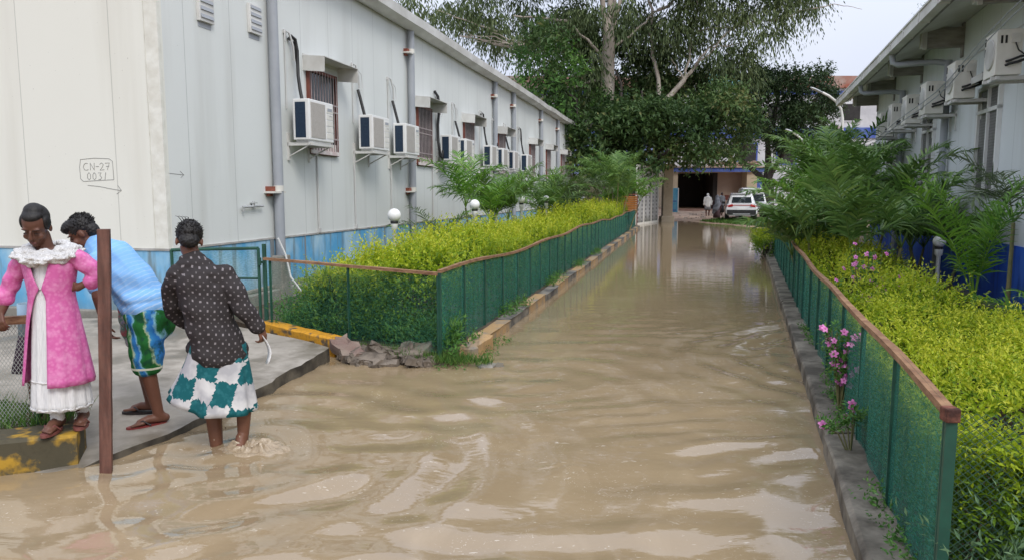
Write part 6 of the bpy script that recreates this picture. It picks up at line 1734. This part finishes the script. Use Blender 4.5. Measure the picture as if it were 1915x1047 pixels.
cx = PW(1384, 408, 45.5).x
car('white hatchback SUV with red tail lamp bar parked facing away', (cx, 45.5, yard_h(cx, 45.5) - .02), R(-15), body, cabin, [('rear_window', rear), ('side_window', sideg(-1)), ('side_window', sideg(1))], x1)
# second one, front towards the camera, taller
zb = (.36, .50, .85, 1.05)
body = [section(-2.1, (.74, .84, .85, .78), (.40, .50, .80, .98)), section(-1.95, (.78, .90, .91, .84), (.38, .5, .85, 1.02)), section(-1.0, (.80, .92, .92, .86), zb), section(2.1, (.80, .92, .92, .86), zb)]
cabin = [section(-1.05, (.82, .82, .78, .70), (1.0, 1.03, 1.05, 1.07)), section(-.35, (.84, .84, .70, .60), (1.0, 1.05, 1.78, 1.95)), section(.4, (.84, .84, .72, .64), (1.0, 1.05, 1.82, 2.0)), section(2.05, (.84, .84, .72, .62), (1.0, 1.05, 1.78, 1.96))]
def x2(t):
    MB().cbox((0, -2.09, .55), (1.66, .14, .26)).build('bumper', M_bump, t, .03)
    MB().cbox((0, -2.10, .84), (.86, .06, .16)).build('grille', M_bump, t, .01)
    for k in range(2): MB().cbox((0, -2.14, .80 + .08 * k), (.8, .02, .02)).build('grille_bar', M_steel, t)
    for s in (-1, 1):
        MB().cbox((s * .66, -2.04, .86), (.30, .12, .18), (0, 0, s * .3)).build('headlight', M_lamp, t, .03)
        MB().cbox((s * .62, -2.15, .54), (.16, .05, .10)).build('fog_lamp', M_lamp, t, .01)
        wheel(t, s * .80, -1.35, .36); wheel(t, s * .80, 1.4, .36)
        MB().cbox((s * 1.03, -.75, 1.16), (.22, .12, .18)).build('mirror', M_bump, t, .03)
    MB().cbox((0, -2.17, .58), (.5, .02, .11)).build('number_plate', M_white, t)
fg = [(-.70, -1.05, 1.08), (.70, -1.05, 1.08), (.60, -.375, 1.82), (-.60, -.375, 1.82)]
fg = [(x, y - .03, z + .02) for x, y, z in fg]
sg = lambda s: [(s * .845, -.7, 1.08), (s * .85, 1.9, 1.06), (s * .725, 1.85, 1.66), (s * .725, -.3, 1.64)]
cx = PW(1405, 402, 50.5).x
car('taller white jeep like car facing the camera behind the hatchback', (cx, 50.5, yard_h(cx, 50.5)), R(-12), body, cabin, [('windscreen', fg), ('side_window', sg(-1)), ('side_window', sg(1))], x2)
# loose stones on the wet yard
rd = random.Random(77); Ms = mat('pale rubble', (.34, .27, .22), (.56, .48, .41), 5, .85, .4)
for k in range(26):
    X, Y = rd.uniform(11.6, 15.6), rd.uniform(49.5, 58); q = rd.uniform(.12, .34)
    chunk('rubble_stone', 'pale rubble lump on reddish ground before the porch', (X, Y, yard_h(X, Y) + .02), (q, q * .7, q * .4), (rd.uniform(-.2, .2), rd.uniform(-.2, .2), rd.uniform(0, 3)), k, Ms, 'rubble before the porch')
